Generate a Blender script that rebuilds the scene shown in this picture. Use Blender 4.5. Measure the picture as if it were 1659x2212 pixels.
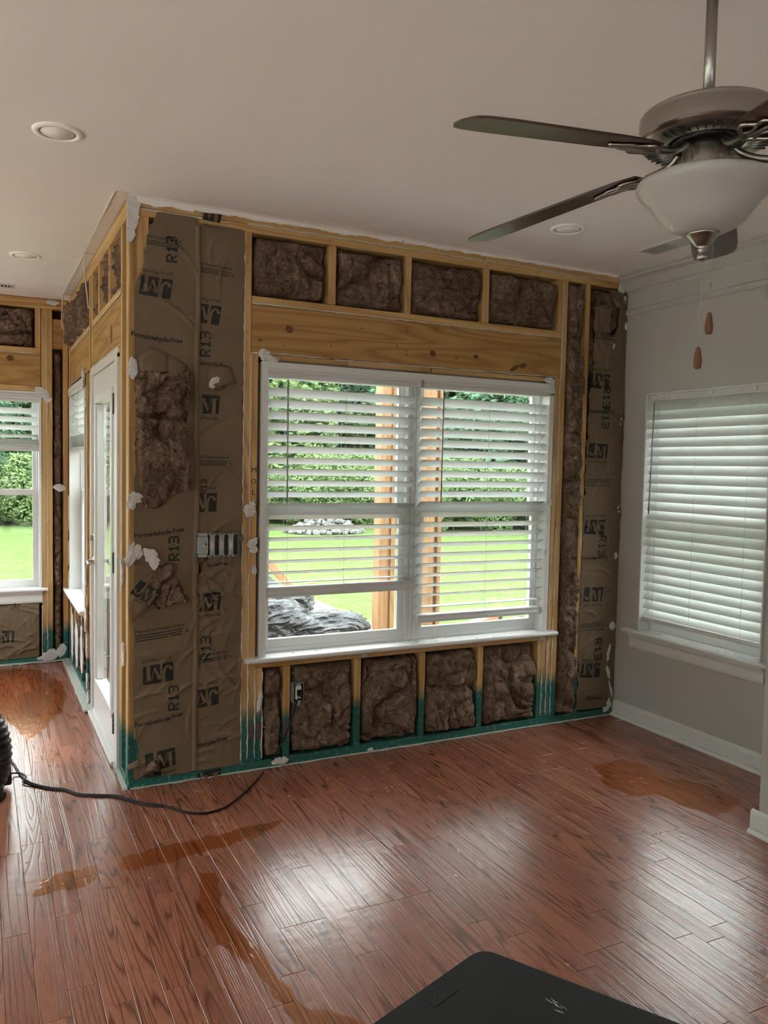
import bpy, bmesh, math, random
import numpy as np
from mathutils import Vector, Matrix
R = math.radians
for o in list(bpy.data.objects): bpy.data.objects.remove(o)
sc = bpy.context.scene
COL = sc.collection
H = 2.743          # ceiling height
W = 2.991          # window wall runs from x = 0 to W, in the plane y = 0
D = 2.732          # the nook's side wall runs from y = 0 to D, in the plane x = 0

# ------------------------------------------------------------------ camera
cam = bpy.data.cameras.new('camera'); cam_o = bpy.data.objects.new('camera', cam); COL.objects.link(cam_o)
yaw, pitch, roll, FPX = 0.466417, 0.056398, 0.019779, 1740.56
fw = Vector((math.sin(yaw), math.cos(yaw), 0)); rt = Vector((math.cos(yaw), -math.sin(yaw), 0)); up = Vector((0, 0, 1))
f2 = fw*math.cos(pitch) - up*math.sin(pitch); u2 = up*math.cos(pitch) + fw*math.sin(pitch)
r3 = rt*math.cos(roll) + u2*math.sin(roll); u3 = u2*math.cos(roll) - rt*math.sin(roll)
CAM = Vector((-0.606283, -3.845788, 1.544336))
cam_o.matrix_world = Matrix((( r3.x, u3.x, -f2.x, CAM.x), (r3.y, u3.y, -f2.y, CAM.y), (r3.z, u3.z, -f2.z, CAM.z), (0, 0, 0, 1)))
cam.sensor_fit = 'VERTICAL'; cam.sensor_height = 24.0; cam.lens = FPX/2212*24.0
cam.clip_start = 0.05; cam.clip_end = 300
sc.camera = cam_o
def at(px, py, ax, val):
    """the place a pixel of the 1659 x 2212 photograph falls on the plane axis = val (used to lay things out in the room)"""
    d = r3*((px-829.5)/FPX) - u3*((py-1106)/FPX) + f2
    return CAM + d*((val-CAM[ax])/d[ax])

# ------------------------------------------------------------------ sky, light, exposure
wd = bpy.data.worlds.new('overcast_sky'); sc.world = wd; wd.use_nodes = True
bg = wd.node_tree.nodes['Background']; bg.inputs[0].default_value = (0.95, 0.985, 1.0, 1); bg.inputs[1].default_value = 1.0
SKY_EXPOSURE = 3.68
vs = sc.view_settings; sc.display_settings.display_device = 'sRGB'
vs.view_transform = 'Standard'; vs.look = 'None'; vs.exposure = SKY_EXPOSURE; vs.gamma = 1.0; vs.use_curve_mapping = False
cy = sc.cycles
cy.max_bounces = 8; cy.diffuse_bounces = 5; cy.glossy_bounces = 3; cy.transmission_bounces = 3; cy.transparent_max_bounces = 16
cy.use_adaptive_sampling = True; cy.adaptive_threshold = .09; cy.adaptive_min_samples = 16
cy.sample_clamp_indirect = 6.0; cy.caustics_reflective = False; cy.caustics_refractive = False
cy.use_denoising = True
PORTALS = []
def portal(loc, rot, sx, sy):
    l = bpy.data.lights.new('window_daylight', 'AREA'); l.shape = 'RECTANGLE'; l.size = sx; l.size_y = sy; l.cycles.is_portal = True
    o = bpy.data.objects.new('window_daylight', l); COL.objects.link(o); o.location = loc; o.rotation_euler = rot
    return o

# ------------------------------------------------------------------ numeric noise
def vnoise(p, seed=0):
    """value noise on an (n,3) array, range -1..1"""
    p = np.asarray(p, float); i = np.floor(p).astype(np.int64); f = p-i; f = f*f*(3-2*f)
    def h(ix, iy, iz):
        n = (ix*374761393 + iy*668265263 + iz*2147483647 + seed*974711) & 0xffffffff
        n = ((n ^ (n >> 13))*1274126177) & 0xffffffff
        n = ((n ^ (n >> 16))*2246822519) & 0xffffffff
        return ((n ^ (n >> 15)) & 0xffff)/32767.5-1
    r = 0
    for dx in (0, 1):
        for dy in (0, 1):
            for dz in (0, 1):
                w = (f[:, 0] if dx else 1-f[:, 0])*(f[:, 1] if dy else 1-f[:, 1])*(f[:, 2] if dz else 1-f[:, 2])
                r = r + w*h(i[:, 0]+dx, i[:, 1]+dy, i[:, 2]+dz)
    return r
def fbm(p, octv=3, seed=0):
    a, s, r = 1.0, 1.0, 0
    for k in range(octv): r = r + a*vnoise(np.asarray(p)*s, seed+k*7); a *= .5; s *= 2.03
    return r
def p3(u, w, k=1.0, t=0.0):
    u = np.asarray(u, float).ravel(); w = np.asarray(w, float).ravel()
    return np.stack([u*k, w*k, np.full_like(u, t)], 1)

# ------------------------------------------------------------------ object helpers
def link(name, me, mat=None, parent=None):
    o = bpy.data.objects.new(name, me); COL.objects.link(o)
    if mat is not None and me is not None:
        me.materials.clear(); me.materials.append(mat)
    if parent is not None: o.parent = parent
    return o
def tag(o, label, cat, group=None, kind=None):
    o['label'] = label; o['category'] = cat
    if group: o['group'] = group
    if kind: o['kind'] = kind
    return o
def empty(name, loc=(0, 0, 0), rz=0.0):
    o = bpy.data.objects.new(name, None); COL.objects.link(o); o.location = loc; o.rotation_euler = (0, 0, rz); o.empty_display_size = .1
    return o
def thing(name, label, cat, loc=(0, 0, 0), rz=0.0, group=None, kind=None):
    return tag(empty(name, loc, rz), label, cat, group, kind)
def me_of(bm, name='m', smooth=False):
    me = bpy.data.meshes.new(name); bm.to_mesh(me); bm.free()
    if smooth:
        for p in me.polygons: p.use_smooth = True
    return me
def pyd(v, f, name='m', smooth=False):
    me = bpy.data.meshes.new(name); me.from_pydata([tuple(map(float, a)) for a in v], [], [tuple(map(int, a)) for a in f]); me.update()
    if smooth: me.polygons.foreach_set('use_smooth', [True]*len(me.polygons))
    return me
def add_box(bm, x0, x1, y0, y1, z0, z1):
    v = [bm.verts.new(c) for c in ((x0,y0,z0),(x1,y0,z0),(x1,y1,z0),(x0,y1,z0),(x0,y0,z1),(x1,y0,z1),(x1,y1,z1),(x0,y1,z1))]
    for f in ((0,3,2,1),(4,5,6,7),(0,1,5,4),(1,2,6,5),(2,3,7,6),(3,0,4,7)): bm.faces.new([v[i] for i in f])
    return v
def boxme(x0, x1, y0, y1, z0, z1, bev=0.0, seg=1):
    bm = bmesh.new(); add_box(bm, x0, x1, y0, y1, z0, z1)
    if bev: bmesh.ops.bevel(bm, geom=bm.edges[:], offset=bev, segments=seg, affect='EDGES', profile=.5)
    return me_of(bm)
def box(name, x0, x1, y0, y1, z0, z1, mat, parent=None, bev=0.0015, seg=1):
    return link(name, boxme(x0, x1, y0, y1, z0, z1, bev, seg), mat, parent)
def lathe_me(prof, n=48, smooth=True):
    """prof: list of (r, z); revolved about z"""
    v, f = [], []
    for k in range(n):
        a = 2*math.pi*k/n
        for r, z in prof: v.append((r*math.cos(a), r*math.sin(a), z))
    m = len(prof)
    for k in range(n):
        k2 = (k+1) % n
        for j in range(m-1): f.append((k*m+j, k2*m+j, k2*m+j+1, k*m+j+1))
    bm = bmesh.new(); vs_ = [bm.verts.new(c) for c in v]
    for q in f: bm.faces.new([vs_[i] for i in q])
    bmesh.ops.remove_doubles(bm, verts=bm.verts[:], dist=1e-5); bmesh.ops.recalc_face_normals(bm, faces=bm.faces[:])
    me = me_of(bm, smooth=smooth)
    return me
def autosmooth(o, ang=40):
    m = o.modifiers.new('edge_split', 'EDGE_SPLIT'); m.split_angle = R(ang)
def tube_vf(pts, rad, n=8, caps=True, closed=False, v0=0):
    pts = [Vector(p) for p in pts]; m = len(pts); rads = rad if hasattr(rad, '__len__') else [rad]*m
    v, f = [], []; nrm = None
    for i in range(m):
        if closed: t = pts[(i+1) % m]-pts[i-1]
        else: t = pts[min(i+1, m-1)]-pts[max(i-1, 0)]
        if t.length < 1e-9: t = Vector((0, 0, 1))
        t.normalize()
        if nrm is None: nrm = t.orthogonal().normalized()
        else:
            nrm = nrm - t*nrm.dot(t)
            nrm = t.orthogonal().normalized() if nrm.length < 1e-6 else nrm.normalized()
        b = t.cross(nrm)
        for k in range(n):
            a = 2*math.pi*k/n; v.append(pts[i]+(nrm*math.cos(a)+b*math.sin(a))*rads[i])
    for i in range(m if closed else m-1):
        j = (i+1) % m
        for k in range(n): f.append((v0+i*n+k, v0+i*n+(k+1) % n, v0+j*n+(k+1) % n, v0+j*n+k))
    if caps and not closed:
        f.append(tuple(v0+k for k in range(n))[::-1]); f.append(tuple(v0+(m-1)*n+k for k in range(n)))
    return v, f
def tube(name, pts, rad, mat, parent=None, n=8, closed=False):
    v, f = tube_vf(pts, rad, n, True, closed); return link(name, pyd(v, f, smooth=True), mat, parent)
def catmull(pts, sub=8):
    P = [Vector(p) for p in pts]; out = []
    for i in range(len(P)-1):
        a, b, c, d = P[max(i-1, 0)], P[i], P[i+1], P[min(i+2, len(P)-1)]
        for s in range(sub):
            t = s/sub; out.append(.5*((2*b)+(c-a)*t+(2*a-5*b+4*c-d)*t*t+(3*b-3*c+d-a)*t**3))
    out.append(P[-1]); return out
def sweep_me(prof, length, axis='x'):
    """extrude a closed (a, b) profile along x: a -> y, b -> z"""
    n = len(prof); v = [(0, a, b) for a, b in prof]+[(length, a, b) for a, b in prof]
    f = [(i, (i+1) % n, n+(i+1) % n, n+i) for i in range(n)]+[tuple(range(n))[::-1], tuple(range(n, 2*n))]
    bm = bmesh.new(); vv = [bm.verts.new(c) for c in v]
    for q in f: bm.faces.new([vv[i] for i in q])
    bmesh.ops.recalc_face_normals(bm, faces=bm.faces[:])
    return me_of(bm)
def panel_me(us, zs, hole, y0, y1):
    """wall slab in the local xz plane between y0 and y1; hole(uc, zc) says which cells are open"""
    us = sorted(set(round(a, 5) for a in us)); zs = sorted(set(round(a, 5) for a in zs))
    bm = bmesh.new(); V = {}
    def vt(i, k, s):
        if (i, k, s) not in V: V[i, k, s] = bm.verts.new((us[i], y1 if s else y0, zs[k]))
        return V[i, k, s]
    solid = lambda i, k: 0 <= i < len(us)-1 and 0 <= k < len(zs)-1 and not hole((us[i]+us[i+1])/2, (zs[k]+zs[k+1])/2)
    for i in range(len(us)-1):
        for k in range(len(zs)-1):
            if not solid(i, k): continue
            bm.faces.new([vt(i, k, 0), vt(i+1, k, 0), vt(i+1, k+1, 0), vt(i, k+1, 0)])
            bm.faces.new([vt(i, k, 1), vt(i, k+1, 1), vt(i+1, k+1, 1), vt(i+1, k, 1)])
            for di, dk, a, b in ((-1, 0, (i, k+1), (i, k)), (1, 0, (i+1, k), (i+1, k+1)), (0, -1, (i, k), (i+1, k)), (0, 1, (i+1, k+1), (i, k+1))):
                if not solid(i+di, k+dk): bm.faces.new([vt(*a, 0), vt(*a, 1), vt(*b, 1), vt(*b, 0)])
    bmesh.ops.recalc_face_normals(bm, faces=bm.faces[:])
    return me_of(bm)
def holes_panel(u0, u1, z0, z1, holes, y0, y1):
    us = [u0, u1]; zs = [z0, z1]
    for a, b, c, d in holes: us += [a, b]; zs += [c, d]
    return panel_me(us, zs, lambda u, z: any(a < u < b and c < z < d for a, b, c, d in holes), y0, y1)

# ------------------------------------------------------------------ materials
class MB:
    def __init__(s, name):
        s.m = bpy.data.materials.new(name); s.m.use_nodes = True; s.nt = s.m.node_tree; s.nt.nodes.clear()
        s.out = s.nt.nodes.new('ShaderNodeOutputMaterial')
    def n(s, typ, **kw):
        nd = s.nt.nodes.new('ShaderNode'+typ)
        for k, v in kw.items():
            if k.startswith('_'): setattr(nd, k[1:], v)
            else: s.set(nd, k, v)
        return nd
    def set(s, nd, key, v):
        key = int(key[1:]) if key[0] == 'i' and key[1:].isdigit() else key.replace('__', ' ')
        sock = nd.inputs[key]
        if isinstance(v, bpy.types.NodeSocket): s.nt.links.new(v, sock)
        elif isinstance(v, bpy.types.Node): s.nt.links.new(v.outputs[0], sock)
        else:
            if sock.type == 'RGBA' and len(v) == 3: v = (*v, 1)
            sock.default_value = v
    def math(s, op, a, b=0.0, clamp=False):
        nd = s.n('Math', _operation=op, i0=a, i1=b); nd.use_clamp = clamp; return nd.outputs[0]
    def mix(s, fac, a, b, blend='MIX'):
        nd = s.n('Mix', _data_type='RGBA', _blend_type=blend); s.set(nd, 'i0', fac); s.set(nd, 'i6', a); s.set(nd, 'i7', b); return nd.outputs[2]
    def ramp(s, fac, stops):
        nd = s.n('ValToRGB', i0=fac); e = nd.color_ramp.elements
        while len(e) > 1: e.remove(e[-1])
        e[0].position = stops[0][0]; e[0].color = (*stops[0][1], 1) if hasattr(stops[0][1], '__len__') else (stops[0][1],)*3+(1,)
        for p, c in stops[1:]:
            q = e.new(p); q.color = (*c, 1) if hasattr(c, '__len__') else (c, c, c, 1)
        return nd.outputs[0]
    def noise(s, vec, scale, detail=3, rough=.5, dist=0.0):
        return s.n('TexNoise', Vector=vec, Scale=scale, Detail=detail, Roughness=rough, Distortion=dist).outputs[0]
    def coord(s, scale=(1, 1, 1), rand=True, kind='Object'):
        tc = s.n('TexCoord').outputs[kind]
        if rand:
            oi = s.n('ObjectInfo').outputs['Random']
            off = s.n('CombineXYZ', i0=s.math('MULTIPLY', oi, 37.0), i1=s.math('MULTIPLY', oi, 91.0), i2=s.math('MULTIPLY', oi, 53.0))
            tc = s.n('VectorMath', _operation='ADD', i0=tc, i1=off).outputs[0]
        return s.n('VectorMath', _operation='MULTIPLY', i0=tc, i1=scale).outputs[0]
    def pos(s): return s.n('NewGeometry').outputs['Position']
    def bump(s, h, strength=.3, dist=.01): return s.n('Bump', Strength=strength, Distance=dist, Height=h).outputs[0]
    def bsdf(s, color, rough=.6, normal=None, metal=0.0, spec=.5, **kw):
        b = s.n('BsdfPrincipled'); s.set(b, 'Base__Color', color); s.set(b, 'Roughness', rough); s.set(b, 'Metallic', metal); s.set(b, 'Specular__IOR__Level', spec)
        if normal is not None: s.set(b, 'Normal', normal)
        for k, v in kw.items(): s.set(b, k, v)
        s.nt.links.new(b.outputs[0], s.out.inputs[0]); return b
    def fresnel(s, ior, normal=None):
        # a thin sheet reflects alike from both sides
        bf = s.n('NewGeometry').outputs['Backfacing']
        i = s.n('Mix', _data_type='FLOAT'); s.set(i, 'i0', bf); s.set(i, 'i2', ior); s.set(i, 'i3', 1/ior)
        f = s.n('Fresnel', IOR=i.outputs[0])
        if normal is not None: s.set(f, 'Normal', normal)
        return f
    def surf(s, sh): s.nt.links.new(sh if isinstance(sh, bpy.types.NodeSocket) else sh.outputs[0], s.out.inputs[0]); return s.m

def plain(name, col, rough=.6, metal=0.0, spec=.5, var=.06, nscale=6.0, bump=0.0, bscale=60.0):
    b = MB(name); c = b.coord(rand=False)
    col2 = tuple(max(0, x*(1-var*2)) for x in col)
    k = b.mix(b.noise(c, nscale, 3), col2, tuple(min(1, x*(1+var)) for x in col))
    nm = b.bump(b.noise(c, bscale, 3), bump, .004) if bump else None
    b.bsdf(k, rough, nm, metal, spec); return b.m

def wood_mat(name, axis, light, dark, rings=9.0, green=False, knots=False, scale=1.0, rough=.62):
    b = MB(name); ax = 'xyz'.index(axis)
    sc_ = [7.0*scale]*3; sc_[ax] = .55*scale
    c = b.coord(tuple(sc_))
    nz = b.noise(c, 1.0, 1.5, .45, .35)
    ring = b.math('PINGPONG', b.math('MULTIPLY', nz, rings), .5)
    ringc = b.ramp(ring, [(0, 0.0), (.18, .55), (.5, 1.0)])
    sf = [160.0]*3; sf[ax] = 5.0
    fib = b.noise(b.coord(tuple(sf)), 1.0, 2)
    col = b.mix(ringc, dark, light)
    col = b.mix(b.math('MULTIPLY', fib, .28), col, tuple(x*.55 for x in dark))
    oi = b.n('ObjectInfo').outputs['Random']
    col = b.mix(b.math('MULTIPLY', oi, .35), col, tuple(x*.72 for x in light))
    vs_ = [4.2]*3; vs_[ax] = 1.9
    vor = b.n('TexVoronoi', Vector=b.coord(tuple(vs_)), Scale=1.0).outputs['Distance']
    kn = b.ramp(vor, [(0, 1.0), (.055, .9), (.10, .25), (.19, 0.0)])
    col = b.mix(b.math('MULTIPLY', kn, .85 if knots else .45), col, (.13, .045, .012))
    if green:
        z = b.n('SeparateXYZ', i0=b.pos()).outputs[2]
        wob = b.math('MULTIPLY', b.math('SUBTRACT', b.noise(b.coord((1, 1, 1)), 9.0, 3), .5), .10)
        oz = b.math('MULTIPLY', b.math('SUBTRACT', oi, .5), .05)
        t = b.math('ADD', b.math('ADD', z, wob), oz)
        g = b.ramp(b.math('MULTIPLY', t, 1.0), [(.245, 1.0), (.325, 0.0)])
        speck = b.noise(b.pos(), 42.0, 4)
        gcol = b.mix(b.ramp(speck, [(.56, 0.0), (.72, .6)]), (.012, .115, .095), (.30, .40, .30))
        gcol = b.mix(b.math('MULTIPLY', b.math('SUBTRACT', 1.0, ringc), .35), gcol, (.02, .06, .05))
        col = b.mix(g, col, gcol)
    b.bsdf(col, rough, b.bump(fib, .12, .002)); return b.m

PINE_L, PINE_D = (.66, .42, .175), (.42, .215, .068)
M = {}
for ax in 'xyz':
    M['pine_'+ax] = wood_mat('pine_lumber_'+ax, ax, PINE_L, PINE_D, 8.0, green=True)
M['header_x'] = wood_mat('pine_header_x', 'x', (.50, .285, .090), (.30, .130, .034), 11.0, knots=True)
M['header_y'] = wood_mat('pine_header_y', 'y', (.50, .285, .090), (.30, .130, .034), 11.0, knots=True)
M['deck'] = wood_mat('treated_deck_wood', 'x', (.30, .255, .18), (.22, .18, .115), 7.0)
M['post'] = wood_mat('new_cedar_post', 'z', (.32, .175, .080), (.21, .10, .04), 7.0)
M['sheath'] = plain('oriented_strand_sheathing', (.10, .062, .03), .8, var=.3, nscale=30)
M['white_trim'] = plain('white_painted_trim', (.66, .655, .645), .38, var=.02)
M['vinyl'] = plain('white_vinyl_frame', (.69, .695, .69), .35, var=.01)
M['door_white'] = plain('white_painted_door', (.70, .68, .685), .33, var=.02)
M['wall_paint'] = plain('greige_wall_paint', (.45, .432, .408), .62, var=.02, bump=.04, bscale=240)
M['ceil_paint'] = plain('ceiling_paint', (.85, .802, .772), .85, var=.015, nscale=1.4)
M['raw_board'] = plain('unpainted_drywall_paper', (.66, .60, .54), .85, var=.06, nscale=14)
M['gypsum'] = plain('torn_gypsum_board', (.66, .63, .62), .9, var=.14, nscale=40, bump=.5, bscale=90)
M['caulk'] = plain('white_adhesive_bead', (.62, .585, .555), .8, var=.12, nscale=60)
M['dust'] = plain('plaster_dust', (.55, .58, .54), .9, var=.2, nscale=60)
M['nickel'] = plain('brushed_nickel', (.36, .33, .30), .30, metal=1.0, var=.05, nscale=3)
M['nickel_dark'] = plain('dark_motor_metal', (.03, .028, .03), .35, metal=.8)
M['bronze'] = plain('dark_bronze_hinge', (.07, .055, .05), .4, metal=.8)
M['black'] = plain('black_plastic', (.013, .013, .014), .42, var=.1)
M['cord'] = plain('black_cord_rubber', (.007, .007, .008), .5, spec=.25)
M['mat'] = plain('black_foam_rubber', (.0085, .0085, .0095), .62, var=.2, nscale=9, bump=.12, bscale=400, spec=.3)
M['mat_deep'] = plain('black_rubber_recess', (.003, .003, .004), .6)
M['grey_metal'] = plain('galvanised_switch_strap', (.36, .38, .385), .45, metal=.2, var=.1, nscale=40)
M['box_blue'] = plain('grey_plastic_box', (.16, .16, .165), .55, var=.1, nscale=30)
M['almond'] = plain('almond_toggle', (.56, .52, .46), .4)
M['red_wire'] = plain('yellow_cable_jacket', (.30, .19, .03), .5)
M['white_cable'] = plain('white_cable_jacket', (.62, .55, .47), .5)
M['tape'] = plain('grey_nail_plate', (.12, .11, .115), .45, metal=.5)
M['ink'] = plain('dark_printing_ink', (.014, .0135, .011), .75, var=.2, nscale=30)
M['marker'] = plain('black_marker', (.02, .012, .01), .8)
M['lens'] = plain('frosted_light_lens', (.96, .93, .88), .4, var=.01)
M['trim_ring'] = plain('white_light_trim', (.97, .94, .90), .4, var=.01)
M['vent'] = plain('white_metal_register', (.62, .60, .57), .45, var=.02)
M['vent_dark'] = plain('dark_duct_opening', (.05, .05, .05), .8)
M['pull'] = wood_mat('oiled_walnut_pull', 'z', (.16, .065, .025), (.08, .03, .012), 3.0, scale=3)
M['fan_wood'] = wood_mat('dark_walnut_blade', 'x', (.075, .036, .024), (.040, .018, .013), 5.0, rough=.28)
M['concrete'] = plain('pale_concrete', (.62, .60, .57), .85, var=.06, nscale=3)
M['knot'] = plain('dark_pine_knot', (.15, .062, .024), .6, var=.45, nscale=60)
M['stone'] = plain('pale_rubble', (.15, .145, .138), .9, var=.3, nscale=8)
M['soil_green'] = plain('lawn_far', (.07, .11, .03), .9)
M['bark'] = plain('tree_bark', (.10, .07, .045), .9, var=.3, nscale=12)
M['ladder'] = plain('orange_fibreglass', (.42, .10, .05), .5)
M['ladder_white'] = plain('pale_ladder_plastic', (.55, .55, .52), .5)

def kraft_mat():
    b = MB('kraft_paper'); c = b.coord(rand=False)
    k = b.mix(b.noise(c, 5.0, 4), (.142, .097, .057), (.200, .140, .086))
    k = b.mix(b.math('MULTIPLY', b.noise(c, 260, 2), .22), k, (.09, .058, .032))
    b.bsdf(k, .68, b.bump(b.noise(c, 55, 4, .6), .35, .003), spec=.35); return b.m
M['kraft'] = kraft_mat()
def batt_mat():
    b = MB('brown_glass_wool'); c = b.coord()
    st = b.noise(b.n('VectorMath', _operation='ADD', i0=c, i1=b.n('VectorMath', _operation='MULTIPLY', i0=b.n('TexNoise', Vector=c, Scale=7.0, Detail=2).outputs['Color'], i1=(.25, .25, .25)).outputs[0]).outputs[0], 22.0, 6, .68, 1.2)
    big = b.noise(c, 6.0, 3)
    k = b.ramp(st, [(.28, (.068, .036, .023)), (.47, (.190, .120, .086)), (.60, (.295, .200, .150)), (.74, (.50, .40, .325))])
    k = b.mix(b.ramp(big, [(.35, .55), (.65, 0.0)]), k, (.075, .042, .027))
    fine = b.noise(c, 240, 3, .7)
    k = b.mix(b.ramp(fine, [(.6, 0.0), (.78, .5)]), k, (.46, .36, .29))
    h = b.math('ADD', st, b.math('MULTIPLY', fine, .35))
    b.bsdf(k, .95, b.bump(h, .9, .012), spec=.1); return b.m
M['batt'] = batt_mat()
M['wisp'] = plain('loose_glass_fibre', (.34, .26, .20), .9, var=.2, nscale=30)

def floor_mat(name='stained_oak_plank', wet=False):
    b = MB(name); c = b.coord((10.0, .42, 10.0))
    nz = b.noise(c, 1.0, 1.6, .5, .35)
    ring = b.math('PINGPONG', b.math('MULTIPLY', nz, 19.0), .5)
    rr = b.ramp(ring, [(0, 0.0), (.09, .45), (.20, .92), (.5, 1.0)])
    fib = b.noise(b.coord((210, 9.0, 210)), 1.0, 3)
    pores = b.ramp(b.noise(b.coord((330, 16.0, 330)), 1.0, 2), [(.34, 1.0), (.46, 0.0)])
    oi = b.n('ObjectInfo').outputs['Random']
    base = b.ramp(oi, [(0, (.25, .086, .053)), (.35, (.345, .128, .080)), (.7, (.295, .106, .066)), (1, (.40, .165, .104))])
    col = b.mix(b.math('SUBTRACT', 1.0, rr), base, (.095, .027, .016))
    col = b.mix(b.math('MULTIPLY', pores, .45), col, (.075, .021, .013))
    col = b.mix(b.math('MULTIPLY', fib, .22), col, (.30, .125, .066))
    # a thin film of water dries in patches: only its gloss varies
    p = b.pos()
    film = b.noise(b.n('VectorMath', _operation='MULTIPLY', i0=p, i1=(1.0, .8, 1)).outputs[0], 1.3, 4, .6, .5)
    rough = b.ramp(film, [(.25, .20), (.50, .25), (.75, .31)])
    smear = b.noise(b.n('VectorMath', _operation='MULTIPLY', i0=p, i1=(14, 26, 1)).outputs[0], 1.0, 3)
    h = b.math('ADD', b.math('MULTIPLY', rr, .22), b.math('MULTIPLY', smear, .75))
    b.bsdf(col, rough, b.bump(h, .20, .006), spec=.9); return b.m
M['floor'] = floor_mat()
M['gap'] = plain('dark_subfloor_gap', (.02, .009, .006), .8)
def water_mat():
    b = MB('water_film'); p = b.pos()
    rip = b.noise(b.n('VectorMath', _operation='MULTIPLY', i0=p, i1=(24, 11, 1)).outputs[0], 1.0, 3, .5, 1.0)
    nm = b.bump(rip, .35, .006)
    tr = b.n('BsdfTransparent', Color=(.92, .74, .55)); gl = b.n('BsdfGlossy', Color=(1, 1, 1), Roughness=.03, Normal=nm)
    fr = b.fresnel(1.33, nm)
    return b.surf(b.n('MixShader', i0=fr, i1=tr, i2=gl))
M['water'] = water_mat()
def glass_mat():
    b = MB('window_glass')
    tr = b.n('BsdfTransparent', Color=(.95, .975, .965)); gl = b.n('BsdfGlossy', Color=(1, 1, 1), Roughness=.01)
    return b.surf(b.n('MixShader', i0=b.fresnel(1.45), i1=tr, i2=gl))
M['glass'] = glass_mat()
def blind_mat():
    b = MB('white_faux_wood_slat')
    df = b.n('BsdfPrincipled'); b.set(df, 'Base__Color', (.66, .66, .64)); b.set(df, 'Roughness', .42)
    tl = b.n('BsdfTranslucent', Color=(.72, .80, .81))
    return b.surf(b.n('MixShader', i0=.15, i1=df.outputs[0], i2=tl))
M['slat'] = blind_mat()
M['valance'] = plain('white_blind_valance', (.60, .585, .585), .42, var=.01)
M['ladder_cord'] = plain('white_blind_cord', (.66, .66, .64), .7)
M['wand'] = plain('clear_grey_wand', (.30, .29, .30), .25)
def bowl_mat():
    b = MB('frosted_alabaster_glass'); c = b.coord(rand=False)
    k = b.mix(b.noise(c, 9.0, 4, .6, 1.5), (.50, .475, .465), (.60, .58, .57))
    df = b.n('BsdfPrincipled'); b.set(df, 'Base__Color', k); b.set(df, 'Roughness', .32)
    tl = b.n('BsdfTranslucent', Color=(.70, .68, .70))
    return b.surf(b.n('MixShader', i0=.22, i1=df.outputs[0], i2=tl))
M['bowl'] = bowl_mat()
def leaf_mat(name, a, c2):
    b = MB(name); oi = b.n('ObjectInfo').outputs['Random']; p = b.pos()
    k = b.mix(b.noise(p, 1.1, 3), a, c2)
    k = b.mix(b.math('MULTIPLY', b.noise(p, 9.0, 2), .5), k, tuple(x*.5 for x in a))
    k = b.mix(b.math('MULTIPLY', oi, .3), k, tuple(x*1.3 for x in c2))
    df = b.n('BsdfDiffuse', Color=k); tl = b.n('BsdfTranslucent', Color=b.mix(.5, k, (.10, .16, .03)))
    return b.surf(b.n('MixShader', i0=.35, i1=df, i2=tl))
M['leaf_a'] = leaf_mat('deep_green_leaves', (.085, .175, .125), (.18, .30, .19))
M['leaf_b'] = leaf_mat('yellow_green_leaves', (.14, .235, .11), (.29, .38, .17))
def lawn_mat():
    b = MB('mown_lawn'); p = b.pos()
    k = b.mix(b.noise(p, .35, 4), (.066, .125, .027), (.110, .170, .044))
    k = b.mix(b.ramp(b.noise(p, 5.0, 4, .7), [(.42, 0.0), (.68, .75)]), k, (.17, .19, .085))
    k = b.mix(b.ramp(b.noise(p, 30, 4, .7), [(.42, .7), (.6, 0.0)]), k, (.042, .085, .018))
    b.bsdf(k, .9, b.bump(b.noise(p, 40, 3), .5, .05), spec=.1); return b.m
M['lawn'] = lawn_mat()
def bag_mat():
    b = MB('glossy_black_plastic_film'); c = b.coord()
    b.bsdf((.010, .011, .013), .20, b.bump(b.noise(b.n('VectorMath', _operation='MULTIPLY', i0=c, i1=(5, 16, 9)).outputs[0], 1.0, 4, .6, 1.4), .8, .03), spec=.45); return b.m
M['bag'] = bag_mat()

# ================================================================== THE SHELL
rnd = random.Random(7)
def prism(poly, z0, z1):
    n = len(poly); v = [(x, y, z0) for x, y in poly]+[(x, y, z1) for x, y in poly]
    f = [tuple(range(n))[::-1], tuple(range(n, 2*n))]+[(i, (i+1) % n, n+(i+1) % n, n+i) for i in range(n)]
    bm = bmesh.new(); vv = [bm.verts.new(c) for c in v]
    for q in f: bm.faces.new([vv[i] for i in q])
    bmesh.ops.recalc_face_normals(bm, faces=bm.faces[:])
    return me_of(bm)
XL, YB = -4.2, -7.0
LSHAPE = [(XL-.1, YB-.1), (W+.12, YB-.1), (W+.12, .12), (.12, .12), (.12, D+.12), (XL-.1, D+.12)]
floor = tag(link('floor', prism(LSHAPE, -.12, -.006), M['gap']), 'wet reddish oak plank floor running toward the window wall', 'floor', kind='structure')
PW = .083
plank_me = {}
for L in (.42, .60, .78, .96, 1.14):
    bm = bmesh.new(); add_box(bm, .0004, PW-.0004, .0005, L-.0005, -.006, 0)
    bmesh.ops.bevel(bm, geom=[e for e in bm.edges if all(v.co.z > -.001 for v in e.verts)], offset=.0011, segments=1, affect='EDGES')
    plank_me[L] = me_of(bm, 'plank'); plank_me[L].materials.append(M['floor'])
X0 = .03-PW*10
i = 0
while X0+i*PW < W-.001:
    x = X0+i*PW; ymax = D-.01 if x+PW <= .05 else .0
    y = ymax-rnd.choice([0, .13, .25, .37, .5, .66])
    first = True
    yy = ymax
    while yy > -2.72:
        L = rnd.choice(list(plank_me)) if not first else rnd.choice([.42, .60, .78])
        first = False
        o = bpy.data.objects.new('plank', plank_me[L]); COL.objects.link(o); o.parent = floor; o.location = (x, yy-L, 0); yy -= L
    i += 1
bm = bmesh.new()
k = 0
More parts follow.
